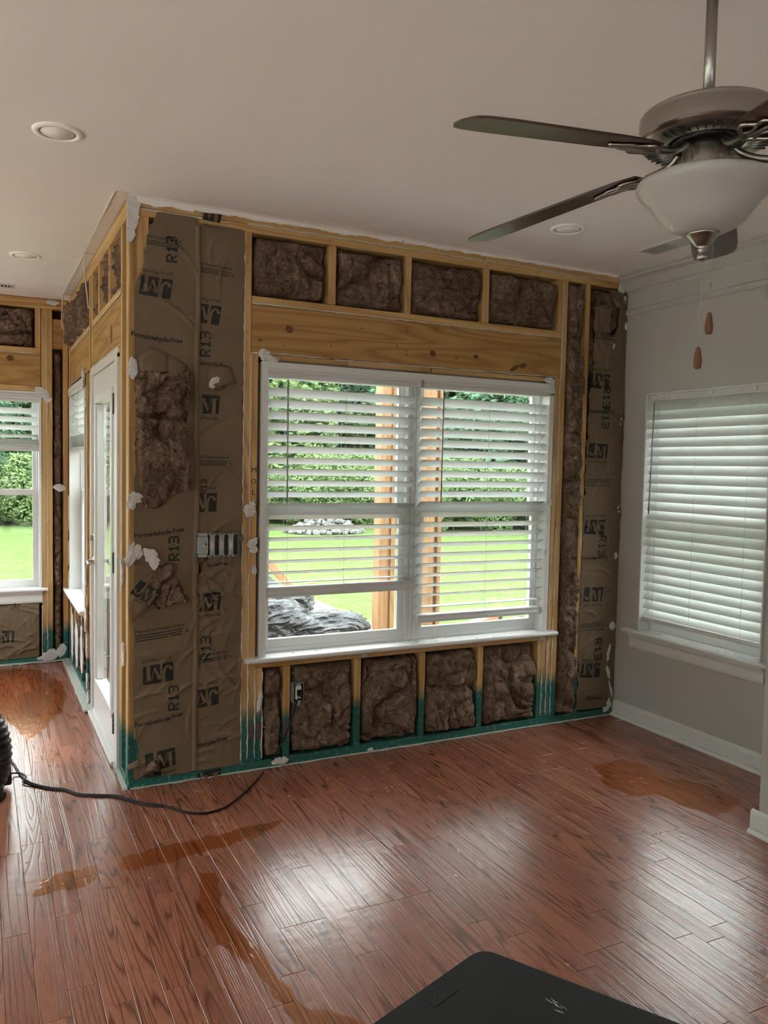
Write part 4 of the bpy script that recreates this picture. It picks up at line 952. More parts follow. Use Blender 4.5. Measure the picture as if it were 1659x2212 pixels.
# ---- blinds
def slat_me(L, wd, sag=.0025, t=.0028):
    n = 7; top_, bot = [], []
    for k in range(n):
        s = k/(n-1)*2-1; y = s*wd/2; z = sag*(1-s*s); top_.append((y, z+t/2)); bot.append((y, z-t/2))
    me = sweep_me(bot+top_[::-1], L); me.materials.append(M['slat']); return me
def blind(label, loc, rz, w, ztop, zs, tilts, rail_z, rail_h=.030, wd=.062, yc=.038, valance=True, wand=None, stack=0, lad=(.13, .5, .87), rail_d=.058):
    root = thing('window_blind', label, 'blind', loc, rz, group='white slatted blinds')
    me = slat_me(w, wd)
    for z, t in zip(zs, tilts):
        o = bpy.data.objects.new('slat', me); COL.objects.link(o); o.parent = root; o.location = (rnd.uniform(-.001, .001), yc, z); o.rotation_euler = (-R(t), R(rnd.uniform(-.08, .08)), 0)
    for k in range(stack):
        o = bpy.data.objects.new('slat', me); COL.objects.link(o); o.parent = root; o.location = (rnd.uniform(-.002, .002), yc, rail_z+rail_h+.004+k*.0058); o.rotation_euler = (R(rnd.uniform(-1, 1)), 0, 0)
    box('headrail', 0, w, yc-.022, yc+.026, ztop-.045, ztop-.004, M['valance'], root)
    if valance:
        vp = [(0, 0), (0, .062), (-.010, .062), (-.013, .052), (-.011, .046), (-.016, .040), (-.016, .026), (-.011, .022), (-.014, .016), (-.014, .006), (-.010, 0)]
        v_ = link('valance', sweep_me([(a+yc-.034, b) for a, b in vp], w+.012), M['valance'], root); v_.location = (-.006, 0, ztop-.062)
        for u in (-.006, w+.004): box('valance_return', u, u+.0022, yc-.034, yc+.01, ztop-.060, ztop-.002, M['valance'], root, 0)
    else:
        for u in (.16, .53, .86): box('hold_down_clip', u*w, u*w+.018, yc-.027, yc-.020, ztop-.030, ztop-.002, M['slat'], root, .001)
    rp = [(-rail_d/2, .003), (-rail_d/2-.002, rail_h*.35), (-rail_d/2+.002, rail_h*.62), (-rail_d/2, rail_h-.003), (-rail_d/2+.004, rail_h), (rail_d/2-.004, rail_h), (rail_d/2, rail_h-.003), (rail_d/2, .003), (rail_d/2-.003, 0), (-rail_d/2+.003, 0)]
    rl = link('bottom_rail', sweep_me([(a+yc, b) for a, b in rp], w), M['valance'], root); rl.location = (0, 0, rail_z)
    zb = rail_z+rail_h
    for f in lad:
        u = f*w
        for y in (yc-wd*.44, yc+wd*.44): tube('ladder_cord', [(u, y, ztop-.04), (u, y*1.0, zb)], .0009, M['ladder_cord'], root, 4)
        tube('lift_cord', catmull([(u+.006, yc-rail_d/2-.004, zb+.03), (u+.008, yc-rail_d/2-.006, zb-.005), (u+.018, yc-rail_d/2-.006, zb-.026), (u+.006, yc-rail_d/2-.006, zb-.036), (u-.014, yc-rail_d/2-.006, zb-.024), (u-.006, yc-rail_d/2-.006, zb-.006), (u+.014, yc-rail_d/2-.006, zb-.014)], 5), .0010, M['ladder_cord'], root, 4)
    if wand:
        u, za, zb2, du = wand; tube('tilt_wand', [(u, yc-wd*.5-.012, za), (u+du, yc-wd*.5-.014, zb2)], [.0042, .0042], M['wand'], root, 8); tube('wand_hook', [(u, yc-.02, za+.02), (u, yc-wd*.5-.012, za+.012), (u, yc-wd*.5-.012, za-.004)], .0018, M['nickel'], root, 5)
    return root
def ctr(ze, t, wd=.062): return ze-.5*wd*math.sin(R(t))
n = 18; tl = [38-20*k/17 for k in range(n)]
blind('open white blind over the left half of the wide window, bottom rail higher', (.677, 0, 0), 0, .853, 2.037, [ctr(1.926-.0577*k, tl[k]) for k in range(n-1)]+[.944], tl[:-1]+[2], .871, .050, wand=(.10, 1.965, 1.352, .003))
n = 21; tr_ = [44-24*k/20 for k in range(n)]
blind('open white blind over the right half of the wide window, bottom rail near sill', (1.560, 0, 0), 0, .872, 2.037, [ctr(1.926-.0570*k, tr_[k]) for k in range(n-1)]+[.768], tr_[:-1]+[1], .682, .042, wand=(.122, 1.965, 1.352, -.004))
n = 24
blind('nearly closed white blind in the right wall window', (W, -.204, 0), R(-90), .846, 2.010, [1.936-.0543*k for k in range(n)], [-(64-.55*k) for k in range(n)], .640, .028, valance=False, wand=(.055, 1.955, 1.29, -.012), yc=.036, lad=(.10, .43, .84))
blind('short raised white blind in the narrow side window', (.008, 2.59, 0), R(-90), .935, 2.078, [2.00-.046*k for k in range(6)], [20]*6, 1.612, .030, yc=.030, stack=14)
blind('raised white blind in the far nook window', (-1.07, D, 0), 0, .865, 2.030, [1.905-.062*k for k in range(4)], [38, 36, 34, 20], 1.606, .035, yc=.030, stack=9)

# ---- glazed door in the nook wall (local x = -y)
dr = thing('door_1', 'white full-glass hinged door in the opened nook wall', 'door', (.008, 0, 0), R(-90), kind='structure')
box('jamb', -.352, -.264, -.012, .075, .0, 2.072, M['white_trim'], dr); box('jamb', -1.305, -1.279, -.012, .075, 0, 2.072, M['white_trim'], dr); box('head_jamb', -1.305, -.264, -.010, .075, 2.050, 2.095, M['white_trim'], dr)
sl = link('door_slab', holes_panel(-1.275, -.356, .014, 2.046, [(-1.125, -.51, .245, 1.885)], .004, .046), M['door_white'], dr)
for a, b, c, d in ((-1.165, -.47, .205, .255), (-1.165, -.47, 1.875, 1.925)): box('lite_frame', a, b, -.010, .058, c, d, M['door_white'], dr, .006, 2)
for a, b in ((-1.165, -1.115), (-.52, -.47)): box('lite_frame', a, b, -.0095, .0575, .256, 1.874, M['door_white'], dr, .006, 2)
for a, b in ((-1.112, -1.098), (-.537, -.523)): box('glazing_bead', a, b, .000, .045, .258, 1.872, M['white_trim'], dr, .003)
link('pane', boxme(-1.12, -.515, .016, .024, .25, 1.88), M['glass'], dr)
box('threshold', -1.29, -.34, -.030, .10, .001, .022, M['white_trim'], dr, .004); box('door_sweep', -1.272, -.36, -.004, .004, .020, .045, M['white_trim'], dr)
for z in (1.83, 1.035, .215):
    h = thing_h = link('hinge', boxme(-.372, -.350, -.0125, .002, z-.052, z+.052, .001), M['bronze'], dr)
    for k in range(5): hk = link('hinge_knuckle', lathe_me([(0, 0), (.0075, 0), (.0075, .0195), (0, .0195)], 12), M['bronze'], h); hk.location = (-.3545, -.0125, z-.0525+k*.021)
rose = lambda z: (lambda o: (setattr(o, 'location', (-1.215, .004, z)), setattr(o, 'rotation_euler', (R(90), 0, 0)), o)[-1])
lv = rose(.945)(link('lever_handle', lathe_me([(0, 0), (.030, 0), (.031, .006), (.022, .012), (.012, .014), (.011, .045), (0, .047)], 24), M['nickel'], dr))
tube('lever', catmull([(0, 0, .042), (.03, .004, .046), (.07, -.002, .046), (.105, -.004, .044)], 5), [.009]*16, M['nickel'], lv, 8)
db = rose(1.085)(link('deadbolt', lathe_me([(0, 0), (.029, 0), (.030, .006), (.020, .012), (0, .013)], 24), M['nickel'], dr)); box('thumb_turn', -.006, .006, -.017, .017, .012, .030, M['nickel'], db, .002)

# ================================================================== CEILING FAN
FX, FY, FS = .917, -2.456, .917; FZ = 1.544*(1-FS); HC = (H-FZ)/FS      # the fan is built a little over size and scaled by FS
fan = thing('ceiling_fan', 'five-blade brushed nickel ceiling fan with frosted bowl light', 'ceiling fan', (FX, FY, FZ)); fan.scale = (FS, FS, FS)
o = link('canopy', lathe_me([(0, HC-.001), (.068, HC-.001), (.070, HC-.02), (.060, HC-.05), (.030, HC-.070), (.015, HC-.074), (0, HC-.074)], 40), M['nickel'], fan)
o = link('downrod', lathe_me([(0, 2.46), (.0142, 2.46), (.0142, HC-.05), (0, HC-.05)], 20), M['nickel'], fan)
mh = link('motor_housing', lathe_me([(0, 2.470), (.030, 2.470), (.034, 2.462), (.10, 2.458), (.150, 2.453), (.162, 2.449), (.1655, 2.444), (.1645, 2.438), (.166, 2.434), (.166, 2.394), (.168, 2.391), (.165, 2.386), (.148, 2.376), (.118, 2.372), (.104, 2.374), (.094, 2.380), (.094, 2.40), (0, 2.40)], 64), M['nickel'], fan); autosmooth(mh, 30)
link('flywheel', lathe_me([(0, 2.395), (.088, 2.395), (.090, 2.375), (.075, 2.366), (.055, 2.364), (0, 2.364)], 40), M['nickel_dark'], fan)
link('switch_cup', lathe_me([(0, 2.372), (.057, 2.372), (.058, 2.366), (.060, 2.335), (.061, 2.300), (.058, 2.285), (0, 2.285)], 48), M['nickel'], fan)
slot = boxme(.112, .152, -.0024, .0024, -.0016, .0016, .0008); slot.materials.append(M['vent_dark'])
for k in range(44):
    if k % 11 in (9, 10): continue
    o = bpy.data.objects.new('vent_slot', slot); COL.objects.link(o); o.parent = fan; o.location = (0, 0, 2.3738); o.rotation_euler = (0, 0, 2*math.pi*k/44)
link('light_bowl', lathe_me([(.058, 2.292), (.12, 2.291), (.155, 2.287), (.166, 2.281), (.169, 2.272), (.165, 2.262), (.150, 2.246), (.136, 2.232), (.122, 2.212), (.106, 2.190), (.085, 2.172), (.060, 2.160), (.035, 2.154), (0, 2.152), (0, 2.158), (.035, 2.160), (.082, 2.178), (.116, 2.214), (.145, 2.252), (.160, 2.272), (.058, 2.288)], 72), M['bowl'], fan)
fi = link('finial', lathe_me([(0, 2.158), (.036, 2.160), (.041, 2.156), (.040, 2.150), (.036, 2.148), (.030, 2.140), (.017, 2.124), (.010, 2.119), (.012, 2.116), (.0125, 2.113), (.009, 2.110), (.008, 2.106), (.013, 2.101), (.0145, 2.095), (.011, 2.088), (.004, 2.085), (0, 2.085)], 32), M['nickel'], fan)
# blades: local x outwards from the hub
def blade_me():
    L0, L1 = .175, .715; v = []; outline = []
    up_ = [(L0, .036), (L0+.05, .056), (L0+.14, .064), (L1-.09, .070), (L1-.03, .066), (L1-.008, .056), (L1, .038)]
    outline = up_+[(L1+.006, 0)]+[(a, -b) for a, b in reversed(up_)]
    n = len(outline); bm = bmesh.new()
    a = [bm.verts.new((x, y, .003)) for x, y in outline]; b = [bm.verts.new((x, y, -.003)) for x, y in outline]
    bm.faces.new(a); bm.faces.new(b[::-1])
    for k in range(n): bm.faces.new([b[k], b[(k+1) % n], a[(k+1) % n], a[k]])
    bmesh.ops.recalc_face_normals(bm, faces=bm.faces[:]); return me_of(bm)
bme = blade_me(); bme.materials.append(M['fan_wood'])
def iron_vf():
    V, F = [], []
    def tb(pts, r, n=8):
        v, f = tube_vf(catmull(pts, 5), r, n, True, False, len(V)); V.extend(v); F.extend(f)
    tb([(.068, 0, .020), (.090, 0, .004), (.120, 0, -.004), (.160, 0, -.006)], .0095)
    for s in (1, -1):
        tb([(.150, 0, -.007), (.172, s*.014, -.009), (.190, s*.034, -.009), (.212, s*.044, -.009), (.222, s*.036, -.008)], .0060)
        tb([(.222, s*.036, -.008), (.240, s*.022, -.008), (.262, s*.024, -.008), (.276, s*.014, -.008), (.310, 0, -.008)], .0050)
        tb([(.175, s*.016, -.009), (.205, s*.010, -.009), (.235, s*.020, -.009)], .0045)
    tb([(.155, 0, -.008), (.21, 0, -.010), (.26, 0, -.009), (.312, 0, -.007)], .0050)
    return V, F
ime = pyd(*iron_vf(), smooth=True); ime.materials.append(M['nickel'])
for az, droop in ((39, 7.0), (111.5, 7.75), (178, 4.5), (254, 5.0), (326, 5.0)):
    a = R(az)
    pv = Matrix.Rotation(a, 4, 'Z') @ Matrix.Translation((0, 0, 2.356)) @ Matrix.Rotation(R(droop), 4, 'Y') @ Matrix.Rotation(R(-11), 4, 'X')
    b_ = bpy.data.objects.new('blade', bme); COL.objects.link(b_); b_.parent = fan; b_.matrix_local = pv
    i_ = bpy.data.objects.new('blade_iron', ime); COL.objects.link(i_); i_.parent = b_
def chain(x, y, z0, z1, sway):
    n = int((z0-z1)/.0042); bm = bmesh.new()
    for k in range(n):
        t = k/n; bmesh.ops.create_icosphere(bm, subdivisions=1, radius=.00165, matrix=Matrix.Translation((x+sway[0]*t, y+sway[1]*t, z0-k*.0042)))
    c = link('pull_chain', me_of(bm), M['nickel'], fan)
    cn = link('chain_connector', lathe_me([(0, .006), (.0025, .006), (.003, 0), (.0025, -.006), (0, -.006)], 8), M['nickel'], c); cn.location = (x+sway[0]*.62, y+sway[1]*.62, z0+(z1-z0)*.62)
    p_ = link('pull_knob', lathe_me([(0, .002), (.004, .002), (.0065, -.006), (.0095, -.024), (.0105, -.036), (.0095, -.048), (.007, -.053), (0, -.053)], 14), M['pull'], c); p_.location = (x+sway[0], y+sway[1], z1)
chain(.0, .0, 2.086, 1.866, (.0, .0)); chain(.026, -.010, 2.145, 1.955, (-.002, 0))

# ---- recessed lights and registers
for (x, y), lb in (((-.339, -.600), 'round recessed ceiling light above the left edge, nearer the camera'), ((-.352, 1.415), 'round recessed ceiling light over the nook, farther left'), ((2.021, -.600), 'round recessed ceiling light behind the fan blades')):
    t = thing('recessed_light', lb, 'ceiling light', (x, y, H), group='recessed ceiling lights')
    tr = link('trim_ring', lathe_me([(.062, .0), (.062, -.004), (.066, -.0085), (.078, -.0090), (.086, -.006), (.088, -.0015), (.088, .0)], 64), M['trim_ring'], t)
    link('lens', lathe_me([(0, -.0048), (.0605, -.0048), (.0605, .0), (0, .0)], 64), M['lens'], t); link('lens_groove', lathe_me([(.0595, -.0049), (.0645, -.0049), (.0645, 0), (.0595, 0)], 64), M['vent_dark'], t)
def register(lb, x0, x1, y0, y1, along, n, split=1):
    t = thing('ceiling_register', lb, 'air vent', ((x0+x1)/2, (y0+y1)/2, H), group='ceiling registers')
    w, d = (x1-x0)/2, (y1-y0)/2; m = .018
    fr = link('register_frame', holes_panel(-w, w, -d, d, [(-w+m, w-m, -d+m, d-m)], -.006, .0), M['vent'], t); fr.rotation_euler = (R(-90), 0, 0); fr.location = (0, 0, -.006)
    bx = link('duct_opening', boxme(-w+m*.8, w-m*.8, -d+m*.8, d-m*.8, -.0018, -.0008), M['vent_dark'], t)
    L = (2*d if along == 'x' else 2*w)-2*m; sp = ((2*w if along == 'x' else 2*d)-2*m)/n
    me = boxme(-L/2, L/2, -.0010, .0010, -.006, .004); me.materials.append(M['vent'])
    for k in range(n):
        o = bpy.data.objects.new('louvre', me); COL.objects.link(o); o.parent = t; q = -((w if along == 'x' else d)-m)+sp*(k+.5)
        if along == 'x': o.location = (q, 0, -.004); o.rotation_euler = (R(38 if k < n*.5 else -38), 0, R(90))
        else: o.location = (0, q, -.004); o.rotation_euler = (R(38 if k < n*.5 else -38), 0, 0)
    if split: box('divider', -w+m if along == 'y' else -.004, w-m if along == 'y' else .004, -.004 if along == 'y' else -d+m, .004 if along == 'y' else d-m, -.0085, -.002, M['vent'], t, 0)
register('slatted white ceiling register behind the fan by the crown moulding', 2.598, 2.735, -.86, -.47, 'y', 26)
register('small white ceiling register at the left edge above the nook', -.66, -.372, 2.33, 2.45, 'x', 12)

# ================================================================== ELECTRICAL
sb = thing('switch_box', 'four-gang wall switch box with bare straps and toggles', 'switch', (.318, -.020, 1.098))
box('box_shell', -.004, .208, -.010, .06, -.002, .004, M['box_blue'], sb, 0); box('box_shell', -.004, .208, -.010, .06, .102, .108, M['box_blue'], sb, 0)
box('box_shell', -.004, .001, -.010, .06, .004, .102, M['box_blue'], sb, 0); box('box_shell', .203, .208, -.010, .06, .004, .102, M['box_blue'], sb, 0); box('box_back', .001, .203, .002, .004, .004, .102, M['black'], sb, 0)
dm = box('dimmer_body', .004, .056, -.014, .03, .012, .094, M['grey_metal'], sb, .002); box('dimmer_toggle', .026, .035, -.030, -.014, .042, .062, M['almond'], dm, .003); box('dimmer_slider', .017, .022, -.020, -.014, .045, .056, M['almond'], dm, .002)
link('dimmer_port', lathe_me([(0, 0), (.004, 0), (.004, .003), (0, .003)], 10), M['black'], dm).matrix_local = Matrix.Translation((.044, -.0145, .058)) @ Matrix.Rotation(R(90), 4, 'X')
for z in (-.004, .096): box('mounting_strap', .008, .052, -.0145, -.0115, z, z+.016, M['grey_metal'], sb, .001)
scr = lathe_me([(0, .0), (.0034, 0), (.003, .0022), (0, .0026)], 10); scr.materials.append(M['nickel'])
for k in range(3):
    u = .064+k*.0455
    sw = box('switch_strap', u, u+.024, -.0135, -.0110, .004, .102, M['grey_metal'], sb, .0008); box('switch_body', u+.001, u+.023, -.012, .03, .028, .078, M['grey_metal'], sb, .001)
    box('toggle_plate', u+.0045, u+.0195, -.0155, -.0125, .034, .072, M['almond'], sw, .001); tg = box('toggle', u+.008, u+.016, -.026, -.014, .040, .058, M['almond'], sw, .002)
    for du in (.0, .024):
        for z in (-.001, .104): ear = link('plaster_ear', lathe_me([(.0022, 0), (.006, 0), (.006, .002), (.0022, .002)], 12), M['grey_metal'], sw); ear.location = (u+du, -.0115, z); ear.rotation_euler = (R(90), 0, 0)
    for z in (.014, .092): s_ = bpy.data.objects.new('screw', scr); COL.objects.link(s_); s_.parent = sw; s_.location = (u+.012, -.0135, z); s_.rotation_euler = (R(90), 0, 0)
box('mounting_tab', .208, .232, -.006, -.003, .070, .092, M['box_blue'], sb, .001)
ob = thing('outlet_box', 'uncovered wall outlet box with a black plug in it', 'outlet', (.815, -.014, .332))
for a, b, c, d in ((0, .004, 0, .100), (.054, .058, 0, .100), (.004, .054, 0, .004), (.004, .054, .096, .100)): box('box_shell', a, b, -.022, .05, c, d, M['box_blue'], ob, 0)
box('box_back', .004, .054, .04, .045, .004, .096, M['black'], ob, 0)
box('outlet_strap', .018, .040, -.0225, -.020, .002, .098, M['grey_metal'], ob, .001); rc = box('receptacle', .014, .044, -.027, .02, .014, .086, M['almond'], ob, .005, 2)
for du in (.023, .033): box('blade_slot', du, du+.002, -.0276, -.0268, .028, .038, M['black'], rc, 0)
ear = link('plaster_ear', lathe_me([(.003, 0), (.009, 0), (.009, .002), (.003, .002)], 12), M['grey_metal'], ob); ear.location = (.029, -.021, -.006); ear.rotation_euler = (R(90), 0, 0)
pts = [Vector((.845, -.030, .395)), Vector((.846, -.058, .388)), Vector((.848, -.068, .360))]
for px, py, y in ((642, 1513, -.07), (634, 1542, -.085), (620, 1580, -.10), (602, 1618, -.12)): pts.append(at(px, py, 1, y))
for px, py in ((580, 1652), (548, 1693), (500, 1735), (465, 1752), (430, 1757), (392, 1752), (352, 1740), (320, 1737), (285, 1728), (250, 1719), (200, 1717), (170, 1715), (140, 1705), (110, 1702), (85, 1697), (60, 1688), (45, 1674), (38, 1664), (30, 1650), (22, 1644)):
    p = at(px, py, 2, .0055); pts.append(p)
cordp = catmull(pts, 7)
ec = tag(tube('extension_cord', cordp, .0050, M['cord'], None, 8), 'black extension cord looping from the outlet across the floor', 'cord')
link('plug', boxme(.833, .858, -.062, -.026, .368, .400, .006, 2), M['cord'], ec)
pts = []
for px, py, z in ((352, 1742, .004), (320, 1740, .004), (285, 1732, .004), (250, 1722, .004), (200, 1720, .004), (170, 1718, .004), (140, 1708, .004), (110, 1705, .004), (85, 1700, .004), (62, 1694, .006), (50, 1688, .010), (56, 1678, .012), (46, 1671, .010), (30, 1670, .012), (22, 1672, .02)): pts.append(at(px, py, 2, z))
tube('return_lead', catmull(pts, 7), .0044, M['cord'], ec, 8)
tag(tube('loose_cable', catmull([(-.046, 1.16, H-.004), (-.050, 1.17, 2.68), (-.044, 1.19, 2.60), (-.030, 1.22, 2.50), (-.020, 1.25, 2.44)], 6), .0045, M['white_cable'], None, 6), 'pale cable drooping from the ceiling along the nook wall', 'cable')
tag(tube('loose_cable', catmull([(-.053, 2.50, H-.004), (-.052, 2.52, 2.70), (-.056, 2.54, 2.60), (-.055, 2.54, 2.50)], 6), .0045, M['white_cable'], None, 6), 'pale cable hanging free in front of the far nook corner', 'cable')

# ================================================================== THINGS ON THE FLOOR
# black mat in the foreground: its far corner and two edges
c0 = Vector((.819, -1.770)); e1 = Vector((-.432, -.156)).normalized(); e2 = Vector((.271, -.470)).normalized()
quad = [c0, c0+e1*1.15, c0+e1*1.15+e2*.95, c0+e2*.95]
def mat_me():
    pl = rpoly([tuple(q) for q in quad], .055, 8); n = len(pl); cx = sum(a for a, b in pl)/n; cy_ = sum(b for a, b in pl)/n
    rings = [(1.0, .001), (1.0, .011), (.9975, .0145), (.994, .0158), (.98, .0162)]; v, f = [], []
    for s, z in rings: v += [(cx+(a-cx)*s, cy_+(b-cy_)*s, z) for a, b in pl]
    for r_ in range(len(rings)-1): f += [(r_*n+k, r_*n+(k+1) % n, (r_+1)*n+(k+1) % n, (r_+1)*n+k) for k in range(n)]
    f.append(tuple((len(rings)-1)*n+k for k in range(n))); f.append(tuple(range(n))[::-1])
    bm = bmesh.new(); vv = [bm.verts.new(q) for q in v]
    for q in f: bm.faces.new([vv[i] for i in q])
    bmesh.ops.recalc_face_normals(bm, faces=bm.faces[:]); return me_of(bm, smooth=True)
mt = tag(link('floor_mat', mat_me(), M['mat']), 'black rounded-corner rubber mat in the foreground with embossed emblem', 'mat'); autosmooth(mt, 25)
ang = math.atan2(.156, .432)
em = c0+e1*.285+e2*.060
bm = bmesh.new(); L_, Dp = .104, .045
rim = [(-L_/2, -Dp/2, L_/2, -Dp/2+.003), (-L_/2, Dp/2-.003, L_/2, Dp/2), (-L_/2, -Dp/2, -L_/2+.003, Dp/2), (L_/2-.003, -Dp/2, L_/2, Dp/2)]
add_box(bm, -L_/2, L_/2, -Dp/2, Dp/2, .0162, .0166)
e_ = link('emblem_recess', me_of(bm), M['mat_deep'], mt); e_.location = (em.x, em.y, 0); e_.rotation_euler = (0, 0, ang)
v, f = text_vf('ECB', 0, .03); v = v.copy(); tx = link('emblem_lettering', pyd(v*.088+np.array([0, 0, 0]), f), M['mat'], e_); tx.location = (0, -.004, .0172)
for a, b, c, d in rim: box('emblem_rim', a, c, b, d, .0164, .0172, M['mat'], e_, 0)
sm = bmesh.new()
for k in range(7):
    x, y, a_ = .862+rnd.uniform(-.012, .012), -2.085-k*.008, rnd.uniform(1.0, 2.2); w_ = rnd.uniform(.0008, .0026); prev = None
    for j in range(7):
        dx, dy = -math.sin(a_)*w_*(1-abs(j-3)/4), math.cos(a_)*w_*(1-abs(j-3)/4); cur = (sm.verts.new((x+dx, y+dy, .01645)), sm.verts.new((x-dx, y-dy, .01645)))
        if prev: sm.faces.new([prev[0], prev[1], cur[1], cur[0]])
        prev = cur; x += math.cos(a_)*.005; y += math.sin(a_)*.005; a_ += rnd.uniform(-.6, .6)
link('white_smudge', me_of(sm), M['caulk'], mt)
# small debris flecks lying about
bm = bmesh.new()
for k in range(60):
    x, y = rnd.uniform(.1, 2.9), -abs(rnd.gauss(0, .35))-.04
    if k % 3 == 0: x, y = rnd.uniform(-.5, .0), rnd.uniform(-1.0, 1.6)
    s_ = rnd.uniform(.002, .006); add_box(bm, x, x+s_*1.6, y, y+s_, .0003, .002)
fk = link('plaster_flecks', me_of(bm), M['dust'], floor); fk['kind'] = 'stuff'

# air mover at the left edge: ribbed hose, motor box, caster
am = thing('air_mover', 'black drying machine with ribbed hose at the left edge', 'air mover', (-.60, .22, 0))
cx_ = at(-112, 1627, 1, .25); cx_ = Vector((cx_.x, .25, cx_.z))-Vector((-.60, .22, 0))
pth, rd = [], []
for k in range(0, 300):
    a = R(-130+260*k/299); pth.append(Vector((cx_.x+math.cos(a)*.225*rt.x/1.0, cx_.y+math.cos(a)*.225*rt.y, cx_.z+math.sin(a)*.255))); rd.append(.060+.0035*math.sin(k*.9))
tube('ribbed_hose', pth, rd, M['black'], am, 16)
box('motor_box', -.14, .118, -.03, .20, .06, .17, M['black'], am, .02, 3); box('outlet_block', .075, .120, -.02, .05, .030, .095, M['black'], am, .006, 2)
box('housing', -.75, -.16, -.12, .33, .05, .42, M['black'], am, .05, 4)
for x, y in ((.068, -.12), (-.55, -.12), (-.55, .30), (.068, .24)):
    cs = link('caster_wheel', lathe_me([(0, -.014), (.022, -.014), (.026, -.008), (.026, .008), (.022, .014), (0, .014)], 20), M['black'], am); cs.location = (x, y, .0265); cs.rotation_euler = (R(90), 0, R(25)); box('caster_fork', x-.012, x+.014, y-.02, y+.02, .035, .075, M['black'], am, .006, 2)

# ---- water lying on the boards
def puddle(label, pts, seed, z=.0012):
    P = [at(a, b, 2, 0.0) for a, b in pts]; n = len(P); ring = []
    for k in range(n):
        a, b = P[k], P[(k+1) % n]; m_ = max(2, int((b-a).length/.012))
        for j in range(m_): q = a.lerp(b, j/m_); ring.append((q.x, q.y))
    A = np.array(ring); A[:, 0] += .010*vnoise(p3(A[:, 0], A[:, 1], 26, seed), seed); A[:, 1] += .016*vnoise(p3(A[:, 0], A[:, 1], 22, seed+1), seed+2)
    bm = bmesh.new(); vv = [bm.verts.new((x, y, z)) for x, y in A]; f = bm.faces.new(vv)
    if f.normal.z < 0: f.normal_flip()
    bmesh.ops.triangulate(bm, faces=bm.faces[:])
    bmesh.ops.recalc_face_normals(bm, faces=bm.faces[:])
    for q in bm.faces:
        if q.normal.z < 0: q.normal_flip()
    o = link('water_puddle', me_of(bm), M['water']); return tag(o, label, 'puddle', 'water lying on the floor')
puddle('shallow puddle on the boards in the nook', [(-40, 1452), (30, 1444), (100, 1450), (132, 1474), (143, 1500), (132, 1538), (104, 1566), (78, 1588), (58, 1606), (38, 1576), (14, 1556), (-40, 1545)], 1)
puddle('rippled wet strip on the floor near the left edge', [(95, 1900), (140, 1882), (204, 1866), (207, 1893), (190, 1914), (120, 1926), (70, 1934)], 2)
puddle('wet band on the floor in front of the kraft paper wall', [(255, 1852), (330, 1834), (420, 1814), (560, 1782), (620, 1772), (560, 1806), (430, 1846), (330, 1872), (262, 1884)], 5)
puddle('curving wet trail on the floor in the lower left', [(432, 1888), (470, 1885), (478, 1960), (512, 2015), (556, 2046), (600, 2108), (655, 2172), (760, 2192), (800, 2230), (650, 2230), (590, 2150), (552, 2096), (505, 2062), (466, 2036), (424, 1965)], 3)
puddle('wiped wet patch on the floor below the right window', [(1282, 1655), (1335, 1640), (1392, 1652), (1440, 1678), (1500, 1690), (1600, 1722), (1588, 1746), (1545, 1762), (1480, 1742), (1420, 1718), (1370, 1722), (1310, 1700)], 4)

# ================================================================== OUTDOORS
LZ = -.55
lawn = tag(link('lawn', pyd([(-60, -40, LZ), (80, -40, LZ), (80, 95, LZ), (-60, 95, LZ)], [(0, 1, 2, 3)]), M['lawn']), 'bright green mown lawn outside the windows', 'lawn', kind='structure')
pt_ = tag(link('bounce_slab', prism([(-13.0, -16.0), (9.0, -16.0), (9.0, YB-.12), (XL-.12, YB-.12), (XL-.12, D+1.5), (-13.0, D+1.5)], -.30, -.16), M['concrete']), 'pale concrete slab added out of view to bounce daylight indoors', 'bounce_slab', kind='structure')  # added unseen slab, pale so that it bounces daylight up to the ceiling
dk = thing('deck', 'pale new timber deck outside the wide window', 'deck', (0, 0, 0), kind='structure')
bme_ = boxme(0, 3.06, 0, .137, -.035, 0, .002); bme_.materials.append(M['deck'])
y = .17; 
while y < 6.5:
    o = bpy.data.objects.new('deck_board', bme_); COL.objects.link(o); o.parent = dk; o.location = (.12+rnd.uniform(-.004, .004), y, -.15); y += .142
box('rim_joist', 3.12, 3.16, .17, 6.5, -.40, -.155, M['deck'], dk); box('rim_joist', .12, 3.12, 6.46, 6.5, -.40, -.188, M['deck'], dk)
def post(lb, x0, y0, plies, h=3.1):
    t = thing('deck_post', lb, 'post', (x0, y0, LZ), group='porch posts'); x = 0
    for w, d, dy in plies: box('post_ply', x, x+w, dy, dy+d, 0, h-LZ, M['post'], t, .003); x += w+.001
    return t
post('built-up timber post standing behind the left half of the wide window', 2.845, 3.09, [(.055, .14, .0), (.066, .09, .02), (.050, .14, 0)])
post('built-up timber post standing behind the right half of the wide window', 2.735, 2.12, [(.150, .14, .0), (.03, .09, .03), (.040, .14, 0)])
post('short timber stair post at the far end of the deck', 3.20, 5.85, [(.09, .09, 0)], .02)
br = at(576, 1210, 1, 6.3); br2 = at(640, 1285, 1, 6.3)
st = tag(link('stair_brace', boxme(-.02, .02, -.05, .05, 0, (br2-br).length, .002), M['post']), 'slanting timber brace beside the far deck stairs', 'brace')
st.matrix_world = Matrix.Translation(br) @ (br2-br).to_track_quat('Z', 'Y').to_matrix().to_4x4()
